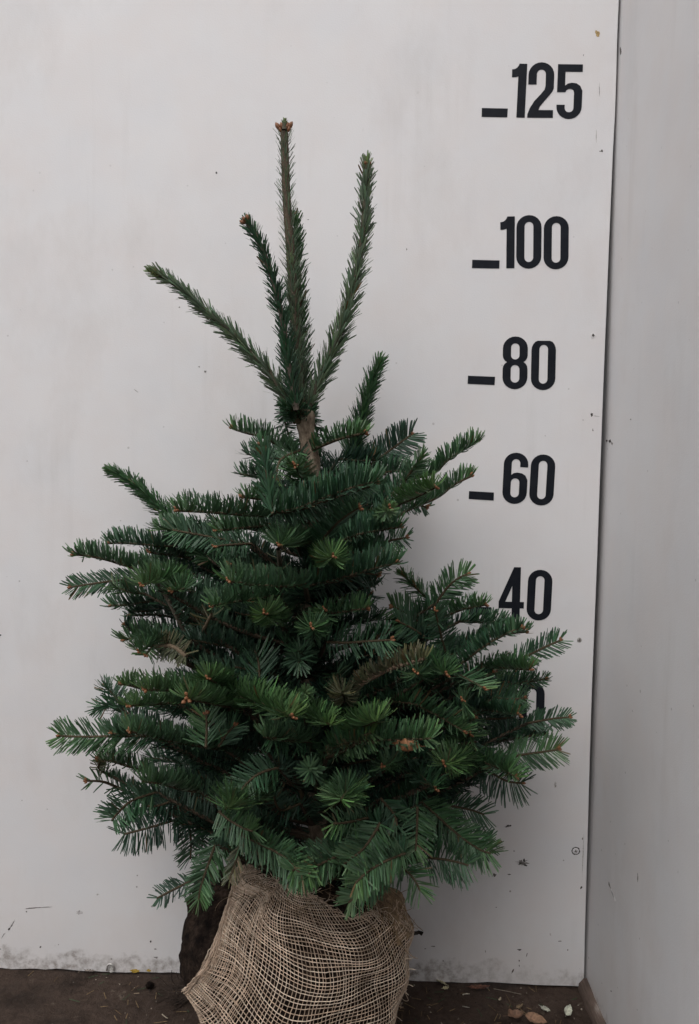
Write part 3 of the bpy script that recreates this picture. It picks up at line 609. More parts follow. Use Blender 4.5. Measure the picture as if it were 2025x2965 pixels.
SH('C', [(730, 570), (800, 540), (905, 487)], .25, .36, 'u', 2, L=.029, dens=15, fwd=55)
SH('C', [(720, 560), (800, 572), (872, 592)], .15, .14, 'f', 0, L=.018, dens=10)
SH('C', [(730, 500), (780, 420), (830, 350)], .2, .23, 'r', 1, L=.026, dens=15, fwd=50, buds=1)
SH('C', [(340, 770), (400, 700), (460, 640), (555, 575)], .30, .40, 'u', 0, L=.026, dens=13, fwd=58)
SH('C', [(620, 640), (680, 590)], .26, .34, 'r', 2, L=.019, dens=16, fwd=55)
SH('C', [(420, 760), (520, 715), (640, 690), (755, 672)], .27, .30, 'u', 0, L=.028, dens=13)
SH('C', [(470, 780), (600, 760), (700, 735), (782, 722)], .21, .22, 'f', 0, L=.022, dens=11)
SH('C', [(440, 800), (560, 790), (660, 780)], .26, .28, 'u', 0, L=.024, dens=12)
SH('C', [(370, 1070), (450, 1068), (520, 1058), (600, 1048)], .30, .33, 'u', 1, L=.024, dens=11)
SH('C', [(390, 1205), (480, 1208), (600, 1200), (715, 1195)], .30, .33, 'f', 0, L=.027, dens=8, fwd=68)
SH('C', [(300, 1010), (420, 1000), (560, 1000), (610, 970)], .2, .16, 'f', 5, L=.025, dens=12)
# --- right middle group
SH('C', [(920, 1090), (860, 1010), (790, 945), (740, 890)], .18, .17, 'r', 1, L=.025, dens=14, fwd=55, buds=1)
SH('C', [(890, 1030), (950, 950), (1000, 910), (1065, 880)], .20, .21, 'f', 1, L=.026, dens=14, fwd=55, buds=1)
SH('C', [(940, 1270), (910, 1150), (885, 1045)], .26, .33, 'f', 0, L=.026, dens=14, fwd=50)
SH('C', [(930, 1090), (1000, 1060), (1060, 1045), (1140, 1030)], .2, .25, 'u', 1, L=.022, dens=13)
SH('C', [(860, 1150), (770, 1080), (670, 1030)], .19, .2, 'f', 1, L=.028, dens=14, fwd=62)
SH('C', [(840, 1180), (780, 1140), (700, 1100)], .21, .22, 'f', 0, L=.028, dens=14, fwd=62)
SH('C', [(980, 1330), (1060, 1265), (1130, 1215), (1220, 1165), (1310, 1130)], .26, .29, 'u', 0, L=.021, dens=12, label='long rising branch below the 40', conn=True)
SH('C', [(1000, 1110), (1100, 1112), (1240, 1112)], .14, .13, 'u', 0, L=.022, dens=13)
SH('C', [(1080, 1190), (1200, 1170), (1330, 1155)], .15, .15, 'u', 0, L=.024, dens=12)
SH('C', [(1240, 1300), (1330, 1260), (1400, 1225), (1490, 1187)], .19, .2, 'f', 0, L=.022, dens=12, fwd=58, label='pointed branch tip under the 40, far right')
SH('C', [(1120, 1320), (1240, 1325), (1340, 1332)], .24, .33, 'u', 1, L=.025, dens=16, fwd=55)
SH('C', [(1240, 1400), (1330, 1385), (1395, 1375)], .16, .16, 'r', 0, L=.02, dens=10)
SH('C', [(530, 1410), (600, 1370), (680, 1330), (780, 1300), (870, 1270)], .30, .36, 'u', 4, L=.024, dens=11, fwd=70, r=.0026, brown=(.15, .10, .07), buds=0, label='browned branch with sparse olive needles')
SH('G', [(1520, 1000), (1440, 940)], .30, .38, 'r', 1, L=.026, dens=8, fwd=65)
SH('C', [(850, 1300), (950, 1358)], .28, .38, 'u', 1, L=.027, dens=15, fwd=60)
SH('I', [(400, 170), (500, 220), (680, 320)], .26, .34, 'f', 1, L=.026, dens=11, fwd=60, upk='z')
SH('I', [(560, 260), (650, 200), (720, 150)], .22, .24, 'f', 0, L=.026, dens=12)
SH('I', [(740, 380), (880, 395), (1060, 380)], .18, .18, 'f', 0, L=.024, dens=12)
SH('I', [(800, 250), (950, 230), (1110, 220)], .15, .14, 'f', 0, L=.02, dens=12)
SH('I', [(480, 470), (440, 400)], .28, .37, 'f', 1, L=.024, dens=13, fwd=55)
SH('I', [(600, 480), (760, 510), (880, 530), (1000, 540)], .26, .33, 'u', 0, L=.024, dens=16, fwd=55, label='thick bluish branch in front of the hidden 20')
SH('I', [(1030, 620), (1180, 590), (1320, 570), (1470, 560)], .18, .18, 'f', 0, L=.019, dens=13, fwd=60)
SH('I', [(700, 800), (900, 760), (1100, 730), (1250, 720)], .16, .16, 'u', 0, L=.024, dens=11)
SH('I', [(840, 940), (1000, 905), (1180, 880), (1380, 850)], .22, .23, 'f', 1, L=.028, dens=12, fwd=60, label='far right branch at knee of the crown, needles on both sides')
SH('I', [(560, 950), (700, 1000), (820, 1050), (970, 1130)], .26, .34, 'u', 1, L=.028, dens=17, fwd=58)
SH('I', [(560, 1010), (720, 1080), (860, 1150), (1040, 1170)], .2, .2, 'f', 5, L=.033, dens=13, fwd=78, buds=1, upk='c')
SH('E', [(530, 340), (640, 350), (750, 400), (850, 455), (950, 520)], .27, .34, 'u', 1, L=.025, dens=9, fwd=62)
SH('E', [(860, 540), (920, 480), (980, 430)], .25, .25, 'f', 1, L=.026, dens=13)
SH('E', [(870, 560), (940, 530), (960, 515)], .26, .32, 'f', 1, L=.028, dens=12)
SH('E', [(960, 650), (880, 650), (815, 675)], .26, .38, 'r', 2, L=.029, dens=14, fwd=62)
SH('E', [(560, 660), (480, 690)], .26, .35, 'r', 1, L=.025, dens=9, fwd=62)
SH('E', [(640, 700), (710, 760), (780, 822)], .24, .32, 'u', 0, L=.026, dens=12)
# --- lower left / front
SH('D', [(520, 420), (470, 340), (405, 270)], .17, .14, 'r', 0, L=.026, dens=11, fwd=58, buds=1)
SH('D', [(520, 440), (440, 380), (350, 400)], .16, .13, 'r', 0, L=.026, dens=10, fwd=55, buds=0)
SH('D', [(1100, 340), (950, 315), (800, 298), (610, 290)], .30, .43, 'u', 2, L=.028, dens=15, fwd=58, label='bright green front branch, lower left')
SH('D', [(1180, 400), (1020, 370), (865, 340)], .28, .46, 'u', 2, L=.028, dens=14, fwd=55, buds=4, budsc=1.5)
SH('D', [(1100, 280), (990, 225)], .28, .40, 'u', 2, L=.027, dens=15, fwd=60)
SH('D', [(820, 370), (640, 375), (520, 390)], .3, .38, 'u', 2, L=.022, dens=14)
SH('D', [(660, 300), (560, 270), (500, 260)], .2, .22, 'u', 2, L=.024, dens=14)
SH('D', [(1130, 330), (1250, 350), (1370, 400), (1500, 455)], .30, .46, 'u', 2, L=.031, dens=16, fwd=58, label='bright bushy branch end at the front')
SH('D', [(1100, 640), (960, 618), (800, 592), (650, 558), (520, 523)], .28, .40, 'u', 1, L=.027, dens=14, fwd=60)
SH('D', [(700, 560), (560, 560), (420, 560), (300, 562), (200, 560), (112, 555)], .24, .26, 'f', 1, L=.028, dens=13, fwd=58, label='long left branch stretching furthest out')
SH('D', [(700, 570), (500, 550), (420, 540)], .24, .26, 'u', 0, L=.03, dens=14)
SH('D', [(985, 625), (990, 520), (988, 400)], .38, .34, 'f', 1, L=.029, dens=11, fwd=58, conn=False)
SH('D', [(1060, 620), (1110, 540), (1150, 500)], .33, .32, 'f', 0, L=.026, dens=11, fwd=50, conn=False)
SH('D', [(650, 760), (550, 735), (450, 705), (330, 690)], .22, .25, 'u', 1, L=.022, dens=11)
SH('D', [(470, 850), (390, 820), (270, 815)], .2, .24, 'f', 1, L=.022, dens=5, gap=.6, fwd=50)
SH('D', [(420, 780), (370, 740), (380, 700)], .2, .22, 'r', 4, L=.015, dens=8)
SH('D', [(950, 880), (830, 860), (740, 835), (590, 815)], .30, .39, 'u', 1, L=.028, dens=15, fwd=60)
SH('D', [(700, 880), (560, 930), (480, 1000), (430, 1065)], .25, .34, 'f', 0, L=.029, dens=15, fwd=58, upk='c')
SH('D', [(880, 1020), (760, 1055), (620, 1095), (480, 1130)], .18, .19, 'f', 5, L=.033, dens=12, fwd=82, upk='c', label='branch with long hanging needles, lower left')
SH('D', [(800, 930), (700, 960), (620, 960)], .2, .22, 'f', 5, L=.03, dens=13)
SH('D', [(880, 900), (800, 920), (700, 900)], .15, .13, 'f', 5, L=.028, dens=10)
SH('D', [(1290, 900), (1180, 930), (1085, 985)], .30, .43, 'u', 2, L=.035, dens=14, fwd=60, label='bright tuft low on the left of the trunk')
SH('D', [(860, 960), (890, 1080), (900, 1180), (895, 1290)], .18, .17, 'f', 0, L=.026, dens=12, fwd=64, upk='c')
SH('D', [(980, 1000), (970, 1120), (960, 1220)], .17, .17, 'f', 5, L=.025, dens=11, fwd=64, upk='c')
SH('D', [(1040, 1180), (990, 1320), (955, 1430), (940, 1530)], .30, .31, 'f', 1, L=.024, dens=15, fwd=60, upk='c', label='hanging branch beside the soil, bottom left')
SH('D', [(1130, 1080), (1080, 1230), (1040, 1330)], .28, .29, 'f', 1, L=.026, dens=13, fwd=60, upk='c')
SH('D', [(900, 1390), (800, 1440), (680, 1503)], .2, .19, 'f', 5, L=.019, dens=9, fwd=62, buds=0, label='small dark shoot at the bottom left')
SH('D', [(1060, 990), (1120, 1040), (1210, 1090), (1290, 1110)], .32, .36, 'f', 1, L=.026, dens=13, upk='c')
SH('D', [(1180, 1120), (1300, 1180), (1430, 1250), (1560, 1380)], .30, .38, 'f', 1, L=.030, dens=15, fwd=56, upk='c')
SH('D', [(1180, 1180), (1150, 1300), (1120, 1380)], .3, .32, 'f', 4, L=.018, dens=8, fwd=40, buds=0)
SH('D', [(1400, 740), (1300, 770), (1220, 830), (1170, 900)], .33, .38, 'f', 0, L=.028, dens=11, fwd=60, upk='c', buds=1)
SH('D', [(1587, 580), (1450, 575), (1290, 560)], .33, .41, 'u', 1, L=.027, dens=14, fwd=66)
SH('D', [(1587, 590), (1450, 585), (1310, 570)], .33, .40, 'f', 0, L=.022, dens=8, fwd=66, buds=0)
SH('D', [(1290, 1780-1480), (1290, 150), (1260, 40)], .29, .24, 'f', 0, L=.036, dens=10, fwd=48, upk='c', label='bluish upright feather in the dark middle', buds=0)
# --- lower front / right
SH('E', [(200, 600), (300, 558), (450, 548), (600, 545), (780, 537)], .34, .40, 'u', 1, L=.028, dens=14, fwd=66, label='long straight front branch pointing right', conn=True)
SH('E', [(200, 590), (330, 540), (450, 500)], .33, .38, 'f', 2, L=.027, dens=14, fwd=60)
SH('E', [(300, 520), (380, 470), (458, 442)], .30, .43, 'u', 2, L=.031, dens=16, fwd=58, buds=4, budsc=1.4)
SH('E', [(60, 420), (130, 430), (215, 472)], .32, .42, 'u', 2, L=.027, dens=16, fwd=58)
SH('E', [(80, 330), (65, 285)], .30, .36, 'r', 2, L=.018, dens=15, fwd=50, buds=0)
SH('E', [(280, 330), (265, 290)], .30, .38, 'r', 4, L=.026, dens=9, fwd=58, buds=1)
SH('E', [(250, 260), (230, 170)], .28, .32, 'f', 0, L=.028, dens=12, fwd=58, buds=1)
SH('E', [(10, 120), (60, 90), (20, 60)], .27, .32, 'r', 0, L=.026, dens=8, fwd=64, buds=1)
SH('G', [(380, 700), (370, 860)], .25, .33, 'r', 0, L=.03, dens=8, fwd=66, buds=0)
SH('H', [(1340, 560), (1280, 620), (1220, 700)], .36, .46, 'f', 2, L=.030, dens=15, fwd=60, upk='c', label='bright fan of needles low in the centre', buds=0)
SH('H', [(1300, 560), (1240, 690)], .38, .44, 'r', 1, L=.03, dens=14, fwd=60, buds=1)
SH('H', [(1480, 850), (1300, 890), (1110, 910)], .32, .37, 'f', 1, L=.026, dens=8, fwd=58, upk='c', buds=0)
SH('H', [(1000, 480), (940, 390)], .30, .37, 'r', 1, L=.024, dens=9, fwd=62, buds=0)
SH('H', [(1060, 340), (1080, 230)], .32, .34, 'r', 1, L=.018, dens=9, fwd=50, buds=0)
SH('H', [(1100, 300), (1240, 240), (1400, 160), (1587, 130)], .34, .38, 'u', 4, L=.02, dens=5, fwd=60, buds=0, r=.002)
SH('H', [(860, 720), (700, 780), (640, 740), (600, 600)], .26, .3, 'f', 5, L=.024, dens=6, fwd=60, buds=0)
SH('H', [(900, 760), (830, 500), (640, 330)], .24, .31, 'u', 5, L=.022, dens=5, fwd=60, buds=0, r=.003)
SH('H', [(1587, 900), (1500, 1050), (1400, 1170), (1260, 1260)], .33, .38, 'f', 1, L=.03, dens=14, fwd=58, upk='c')
SH('H', [(1200, 1150), (1050, 1210), (860, 1300), (740, 1360)], .32, .38, 'f', 1, L=.03, dens=13, fwd=58, upk='c')
SH('H', [(1250, 1180), (1000, 1300), (900, 1430)], .34, .39, 'f', 1, L=.028, dens=13, fwd=58, upk='c')
SH('E', [(600, 1160), (500, 1200), (400, 1260), (310, 1345)], .34, .40, 'f', 1, L=.028, dens=15, fwd=60, upk='c', label='front branch hanging over the burlap')
SH('E', [(560, 1200), (420, 1320), (270, 1450)], .32, .35, 'f', 1, L=.025, dens=13, fwd=56, upk='c', buds=0)
SH('E', [(550, 1170), (600, 1240), (660, 1310), (700, 1400)], .27, .30, 'f', 1, L=.029, dens=9, fwd=58, upk='c', label='sparse hanging tip just right of the burlap')
SH('E', [(470, 860), (545, 950), (560, 1010)], .28, .30, 'f', 0, L=.024, dens=10, fwd=50, upk='c', buds=0)
SH('E', [(670, 900), (668, 1030), (658, 1180)], .27, .29, 'f', 1, L=.027, dens=12, fwd=66, upk='c')
SH('E', [(690, 880), (780, 960), (880, 1050), (1000, 1135), (1100, 1170)], .22, .25, 'f', 1, L=.030, dens=15, fwd=60, upk='c', label='long drooping branch, lower right')
SH('E', [(760, 1000), (900, 1080), (1010, 1100), (1080, 1090)], .2, .2, 'f', 0, L=.028, dens=13, fwd=60, upk='c')
SH('E', [(760, 900), (860, 905), (960, 925), (1060, 960)], .18, .18, 'f', 0, L=.028, dens=10, fwd=55, upk='c')
SH('E', [(700, 1180), (800, 1190), (880, 1205), (980, 1235)], .24, .27, 'f', 0, L=.032, dens=12, fwd=72, upk='c', label='branch with long hanging needles, lower right')
SH('E', [(820, 800), (760, 850), (720, 900)], .2, .2, 'f', 5, L=.026, dens=12)
SH('E', [(900, 820), (820, 790), (700, 780)], .19, .17, 'f', 5, L=.028, dens=12)
SH('E', [(480, 1000), (400, 1110), (300, 1200), (240, 1240)], .31, .36, 'f', 1, L=.029, dens=14, fwd=62, upk='c')
SH('E', [(640, 1080), (560, 1130), (480, 1110)], .27, .3, 'f', 1, L=.028, dens=12, upk='c')
SH('E', [(100, 1150), (60, 1230), (-30, 1330)], .3, .33, 'f', 1, L=.026, dens=12, fwd=58, upk='c')

# --- old inner shoots that fill the crown
ENV = [(1330, 800, 1040), (1420, 640, 1180), (1500, 420, 1180), (1580, 340, 1180), (1680, 320, 1150), (1760, 360, 1150), (1850, 420, 1420), (1910, 600, 1460), (1990, 330, 1540), (2100, 300, 1560), (2200, 330, 1530), (2300, 330, 1470), (2400, 400, 1400), (2470, 520, 1370), (2530, 600, 1290)]
ey = [e[0] for e in ENV]; el = [e[1] for e in ENV]; er = [e[2] for e in ENV]
for i in range(210):
    py = rng.uniform(1400, 2440) if i % 3 else rng.uniform(1950, 2400)
    k = rng.uniform(-1, 1); lx = np.interp(py, ey, el); rx = np.interp(py, ey, er); cx = np.interp(py, TPY, TPX)
    tx = cx+(abs(k)*0.84)*((lx-cx) if k < 0 else (rx-cx)); dd = rng.uniform(0.06, 0.30)
    if 2210 < py and abs(tx-900) < 230 and i % 5: continue
    if py > 2200: dd = min(dd, 0.2)
    sx_, sy_ = cx+(tx-cx)*0.45, py+abs(tx-cx)*0.10
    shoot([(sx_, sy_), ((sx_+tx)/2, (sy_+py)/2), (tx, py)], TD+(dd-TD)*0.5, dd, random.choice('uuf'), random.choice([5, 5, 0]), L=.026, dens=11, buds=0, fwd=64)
for (x0, y0, x1, y1, a, b_) in [(1380, 2010, 1495, 1990, .12, .12), (1380, 2050, 1525, 2035, .13, .12), (1370, 2080, 1510, 2075, .15, .14), (1390, 2110, 1520, 2110, .13, .13), (1400, 1990, 1490, 1950, .1, .1), (1330, 2000, 1460, 2010, .1, .1), (1330, 2060, 1470, 2060, .1, .1),
      (1300, 1880, 1420, 1860, .1, .1), (420, 1720, 330, 1700, .2, .2), (480, 1760, 370, 1770, .16, .15), (560, 1690, 430, 1660, .2, .2), (520, 1640, 400, 1620, .15, .14), (620, 1560, 480, 1540, .15, .14), (560, 1600, 470, 1590, .14, .13), (540, 1530, 440, 1530, .2, .18),
      (980, 1330, 1110, 1330, .12, .11), (960, 1370, 1080, 1390, .14, .12), (1010, 1420, 1140, 1410, .14, .12), (820, 1330, 700, 1310, .15, .14), (800, 1380, 680, 1370, .14, .13), (960, 1560, 1080, 1570, .15, .14)]:
    shoot([(x0, y0), ((x0+x1)/2, (y0+y1)/2+4), (x1, y1)], a, b_, random.choice('uf'), random.choice([0, 5, 1]), L=.025, dens=12, buds=0)
# ================================================================== ROOT BALL
BC = U(864, 2700, 0.19); BCX, BCY = BC[0], -0.185
prof = np.array([(0.132, -0.002), (0.148, 0.03), (0.165, 0.08), (0.174, 0.13), (0.170, 0.18), (0.158, 0.225), (0.132, 0.262), (0.095, 0.288), (0.05, 0.302), (0.0, 0.308)])
pl = np.concatenate([[0], np.cumsum(np.linalg.norm(np.diff(prof, axis=0), axis=1))]); PL = pl[-1]
def lump(th, s): return 0.006*np.sin(2.3*th+9*s/PL)+0.005*np.sin(5*th-14*s/PL+1.3)+0.003*np.sin(11*th+31*s/PL)
def ball(th, s, off=0.0):                 # th = 0 faces the camera, + to the right; s = length up the profile
    r = np.interp(s, pl, prof[:, 0]); z = np.interp(s, pl, prof[:, 1])
    lf = np.clip(-np.sin(th)-0.55, 0, 1)*np.interp(s, [0.0, 0.10, 0.14, 0.17, 0.20, 0.24, 0.28, 0.34], [-0.08, -0.06, -0.025, 0.012, 0.03, 0.058, 0.08, 0.09])+np.clip(np.sin(th)-0.5, 0, 1)*np.interp(s, [0.2, 0.27, 0.33], [0, 0.05, 0.04])    # left flank stands up straighter
    r = r*(1+0.03*np.cos(2*th))+lump(th, s)*np.clip(r/0.1, 0, 1)+lf+off
    y = BCY-r*np.cos(th)*0.96
    return np.stack([BCX+r*np.sin(th), np.minimum(y, -0.004), z+off*0.5+np.zeros_like(r)], -1)
n_t, n_s = 120, 60
TH, SS = np.meshgrid(np.linspace(-np.pi, np.pi, n_t, endpoint=False), np.linspace(0, PL, n_s))
V = ball(TH, SS, -0.0045).reshape(-1, 3); V += rng.standard_normal(V.shape)*0.0011
rb = obj('root_ball', V, grid_faces(n_s, n_t, True), M_soil, fir, smooth=True, label='dark soil ball, bare on its left flank')
def ribbon(P, r, c):                      # a thread as a three-sided strand
    P = np.asarray(P); V, Fc = tube(P, r, 3)
    return V, Fc, np.tile(c, (len(V), 1))
JUTE = [(0.57, 0.44, 0.335), (0.50, 0.375, 0.28), (0.64, 0.52, 0.41), (0.40, 0.295, 0.215)]
def PX(P):                                # back from a point to the photo, to lay the cloth edge on the ball
    v = P-CAM; z = v@fw; return PW/2+F*(v@RT)/z, PH/2-F*(v@UP)/z
HEMY = [2530, 2550, 2600, 2650, 2700, 2750, 2790, 2820, 2845, 2870, 2900, 3200]; HEMX = [696, 690, 674, 658, 642, 625, 608, 590, 566, 545, 520, 480]
sg = np.linspace(0, PL*0.97, 90); tg = np.linspace(-1.75, -0.2, 220); thl = []
for s in sg:
    x, y = PX(ball(tg, np.full_like(tg, s))); e = x-np.interp(y, HEMY, HEMX); k = np.where(e > 0)[0]; thl.append(tg[k[0]] if len(k) else -1.75)
thl = np.array(thl); thl = np.convolve(np.pad(thl, 2, 'edge'), np.ones(5)/5, 'valid')
def th_left(s): return np.interp(s, sg, thl)
TOPX = [640, 700, 790, 840, 892, 930, 965, 1004, 1050, 1110, 1150, 1200]; TOPY = [2515, 2520, 2540, 2562, 2582, 2606, 2628, 2655, 2648, 2625, 2612, 2600]
tg2 = np.linspace(-1.2, 2.1, 80); stp = []; s3 = np.linspace(0.08, PL*0.97, 200)
for th in tg2:
    x, y = PX(ball(np.full_like(s3, th), s3)); e = y-np.interp(x, TOPX, TOPY); k = np.where(e < 0)[0]; stp.append(s3[k[0]] if len(k) else PL*0.95)
stp = np.array(stp); stp[tg2 > 1.25] = np.minimum(stp[tg2 > 1.25], 0.27)
def s_top(th): return np.interp(th, tg2, stp)
def warp(a, v):                           # a = metres of cloth from the hem, v = metres up
    s = v-0.075*(1-np.exp(-(a/0.17)**2))+0.006*np.sin(17*a+2)+0.0035*np.sin(39*a+20*v)+0.012*np.clip(a-0.3, 0, 1)*2
    k = np.exp(-np.maximum(a, 0)/0.12)
    tl = th_left(np.clip(s, 0, PL))
    th = tl*k+(a/0.172-0.55)*(1-k)+(0.03*np.sin(21*v+9*a)+0.018*np.sin(43*v-30*a))*(1-k)
    return th, s
strands = []
SP = 0.0050
def strand(us, vs, off, thick, cc):
    th, s = warp(us, vs)
    ok = (us >= -0.001) & (s < s_top(th)+0.004*rng.standard_normal()) & (s > -0.002) & (th < 2.05)
    run = []
    for i in range(len(us)+1):
        if i < len(us) and ok[i]: run.append(i); continue
        if len(run) > 3:
            P = ball(th[run], np.clip(s[run], 0, PL), off)+np.array([0, -1, 0.4])*(0.0004*np.cos(np.array(run)*np.pi))[:, None]
            P = P+rng.standard_normal(P.shape)*0.00012
            strands.append(ribbon(P, thick*rng.uniform(0.8, 1.2), np.array(cc)*rng.uniform(0.8, 1.2)))
        run = []
def wander(n, k): 
    x = np.arange(n); return k*(np.sin(x*0.11+rng.uniform(0, 6))+0.6*np.sin(x*0.29+rng.uniform(0, 6))+0.3*rng.standard_normal(n))
vv = np.arange(-0.02, 0.52, SP)
uu = np.arange(0.0, 0.48, SP)
def lay(off, th_, v0, v1, u0, u1, dv, du, rag=0.0):
    u = u0
    while u < u1: strand(u+wander(len(vv), 0.0005), vv, off, th_, random.choice(JUTE)); u += du*rng.uniform(0.85, 1.15)
    v = v0; m_ = (uu >= u0-0.001) & (uu < u1)
    while v < v1:
        m_ = (uu >= u0-0.001) & (uu < u1-rag*rng.uniform()); strand(uu[m_], v+wander(m_.sum(), 0.0005), off+0.0006, th_, random.choice(JUTE)); v += dv*rng.uniform(0.85, 1.15)
lay(0.0012, 0.00064, -0.02, 0.52, 0.0, 0.48, SP*1.05, SP)
lay(0.0030, 0.00058, -0.02, 0.52, 0.0, 0.10, SP*.9, SP*1.2, 0.07)      # doubled where the cloth is gathered on the left
V, Fc, cc = cat(strands)
net = obj('burlap_net', V, Fc, M_jute, fir, col=cc, kind='stuff', label='loose woven burlap net round the soil')
hem = []
for k in range(14):                       # rolled selvedge along the open left edge
    s = np.linspace(0.03, 0.37, 90); th = th_left(s)+0.006*k-0.03+0.008*np.sin(s*70+k)
    P = ball(th, s, 0.002+0.0030*abs(math.sin(k*0.25+0.2))+0.0008*np.sin(s*260+k*2)); P += 0.0005*rng.standard_normal(P.shape)
    hem.append(ribbon(P, 0.0009, np.array(random.choice(JUTE))*rng.uniform(.75, 1.05)))
V, Fc, cc = cat(hem); obj('burlap_hem', V, Fc, M_jute, fir, col=cc, kind='stuff')
# frayed fibres
fib = []
def fibre(P0, d, L, r=0.0005, curl=1.0, c=None):
    n = 9; P = [P0]; d = d/np.linalg.norm(d)
    w = rng.standard_normal(3)*0.5*curl
    for i in range(n): d = d+w*0.22+0.12*rng.standard_normal(3)*curl; d /= np.linalg.norm(d); P.append(P[-1]+d*L/n)
    P = np.array(P); P[:, 1] = np.minimum(P[:, 1], -0.003); P[:, 2] = np.maximum(P[:, 2], 0.001)
    fib.append(ribbon(P, r, np.array(c if c is not None else random.choice(JUTE))*rng.uniform(0.7, 1.1)))
for k in range(150):
    th = rng.uniform(-0.7, 1.5); s = s_top(th)-0.004
    fibre(ball(np.array(th), np.array(s), 0.002), np.array([rng.normal()*0.6, -0.4*rng.uniform(), 0.7*rng.uniform(-0.4, 1)]), rng.uniform(0.008, 0.035))
for k in range(90):                       # brown rag end behind, upper right
    th = rng.uniform(0.9, 1.6); s = rng.uniform(0.26, 0.34)
    fibre(ball(np.array(th), np.array(s), 0.002), np.array([0.3*rng.normal(), -0.2, 1.0*rng.choice([-1, 1])]), rng.uniform(0.02, 0.05), c=(0.25, 0.17, 0.10))
for k in range(90):                       # gathered at the neck
    th = rng.uniform(-1.0, 0.9); s = rng.uniform(0.33, 0.40)
    fibre(ball(np.array(th), np.array(s), 0.003), np.array([rng.normal(), -0.5, 0.6*rng.normal()]), rng.uniform(0.015, 0.045), c=(0.20, 0.14, 0.09))
for k in range(70):                       # right edge
    th = rng.uniform(1.2, 1.8); s = rng.uniform(0.03, 0.22)
    fibre(ball(np.array(th), np.array(s), 0.001), np.array([0.6*rng.uniform(0, 1), -0.5, rng.normal()]), rng.uniform(0.006, 0.022))
V, Fc, cc = cat(fib); obj('frayed_fibres', V, Fc, M_jute, fir, col=cc, kind='stuff')
# a rag of denser cloth over the right shoulder and on the far left edge
def cloth(th0, th1, s0, s1, off, name, lab, c):
    A, B = np.meshgrid(np.linspace(0, 1, 40), np.linspace(0, 1, 24))
    th = th0+(th1-th0)*A; s = s0+(s1-s0)*B+0.012*np.sin(A*19)*(B > 0.8)+0.008*np.sin(A*43)*(B > .9)
    V = ball(th, s, off).reshape(-1, 3); wob = (0.0022*np.sin(A*25+B*5)+0.0014*np.sin(B*31)).reshape(-1, 1); V = V+wob*np.array([[0.7, -0.6, 0.3]])
    cl = np.tile(c, (len(V), 1))*(1+0.25*rng.standard_normal((len(V), 1))); obj(name, V, grid_faces(24, 40), M_jute, fir, col=np.clip(cl, .01, 1), smooth=False, label=lab)
cloth(1.15, 1.75, 0.235, 0.325, 0.001, 'burlap_rag', 'fold of tighter burlap on the right shoulder', (0.20, 0.14, 0.085))
cloth(-2.4, -1.62, 0.08, 0.27, -0.001, 'burlap_rag', 'edge of burlap on the far left', (0.14, 0.10, 0.07))
# root stub to the right, roots on the floor to the left
P = smoothpath([U(1150, 2712, .17), U(1185, 2706, .18), U(1213, 2700, .18), U(1222, 2703, .185)], 0.003); Vt, Ft = tube(P, np.linspace(0.0022, 0.0030, len(P)), 6, 0.25)
Cc = np.tile((0.03, 0.024, 0.02), (len(Vt), 1)); obj('root', Vt, Ft, M_twig, fir, col=Cc, smooth=True, label='dark broken root poking out to the right')
P = smoothpath([U(1200, 2703, .18), U(1197, 2712, .18), U(1192, 2718, .18)], 0.002); Vt, Ft = tube(P, 0.0008, 5); obj('root', Vt, Ft, M_twig, fir, col=np.tile((0.03, 0.024, 0.02), (len(Vt), 1)))
fib = []
for k in range(60):
    P0 = G(540+rng.uniform(-20, 20), 2855+rng.uniform(-5, 40), 0.012); fibre(P0, np.array([-1.0, -0.4*rng.uniform(), -0.4+0.5*rng.normal()]), rng.uniform(0.02, 0.07), 0.0006, c=(0.04, 0.028, 0.022))
V, Fc, cc = cat(fib); obj('fine_roots', V, Fc, M_twig, fir, col=cc, kind='stuff')

# ================================================================== LITTER
def leaf(name, x, y, ln, wd, ang, col, lab, cat_, lift=0.003, curl=0.25, at=None, group=None, tilt=0.0, lobes=0):
    n, m_ = 14, 7; V = []
    for i in range(n):
        t_ = i/(n-1); hw = wd/2*math.sin(math.pi*min(1, max(0.02, t_))**0.8)**0.8
        if lobes: hw *= 0.72+0.28*abs(math.sin(lobes*math.pi*t_))
        for j in range(m_):
            q = (j/(m_-1))*2-1
            V.append((ln*(t_-0.5), hw*q, curl*ln*((t_-0.5)**2*1.2)+curl*wd*abs(q)**1.6*0.5*(hw/(wd/2))+0.0008*rng.standard_normal()))
    V = np.array(V); a = R(ang); ct, st = math.cos(R(tilt)), math.sin(R(tilt))
    V = np.stack([V[:, 0], V[:, 1]*ct-V[:, 2]*st, V[:, 1]*st+V[:, 2]*ct], 1)
    V = np.stack([V[:, 0]*math.cos(a)-V[:, 1]*math.sin(a), V[:, 0]*math.sin(a)+V[:, 1]*math.cos(a), V[:, 2]], 1)
    if at is None: V[:, 2] -= V[:, 2].min(); loc = G(x, y)+np.array([0, 0, lift])
    else: loc = at
    cc = np.tile(col, (len(V), 1))*(1+0.15*rng.standard_normal((len(V), 1))); cc = np.clip(cc, 0.01, 1)
    cc.reshape(n, m_, 3)[:, 3] *= 1.35
    o = obj(name, V, grid_faces(n, m_), M_leaf, None, col=cc, smooth=True, label=lab, category=cat_, group='fallen leaves on the dirt')
    o.location = tuple(loc)
    # stalk
    P = smoothpath([V[:7].mean(0), V[:7].mean(0)+np.array([-0.4*wd*math.cos(a), -0.4*wd*math.sin(a), 0.001])], 0.002); Vt, Ft = tube(P, 0.0005, 4)
    obj('stalk', Vt, Ft, M_leaf, o, col=np.tile(np.array(col)*0.7, (len(Vt), 1)))
    return o
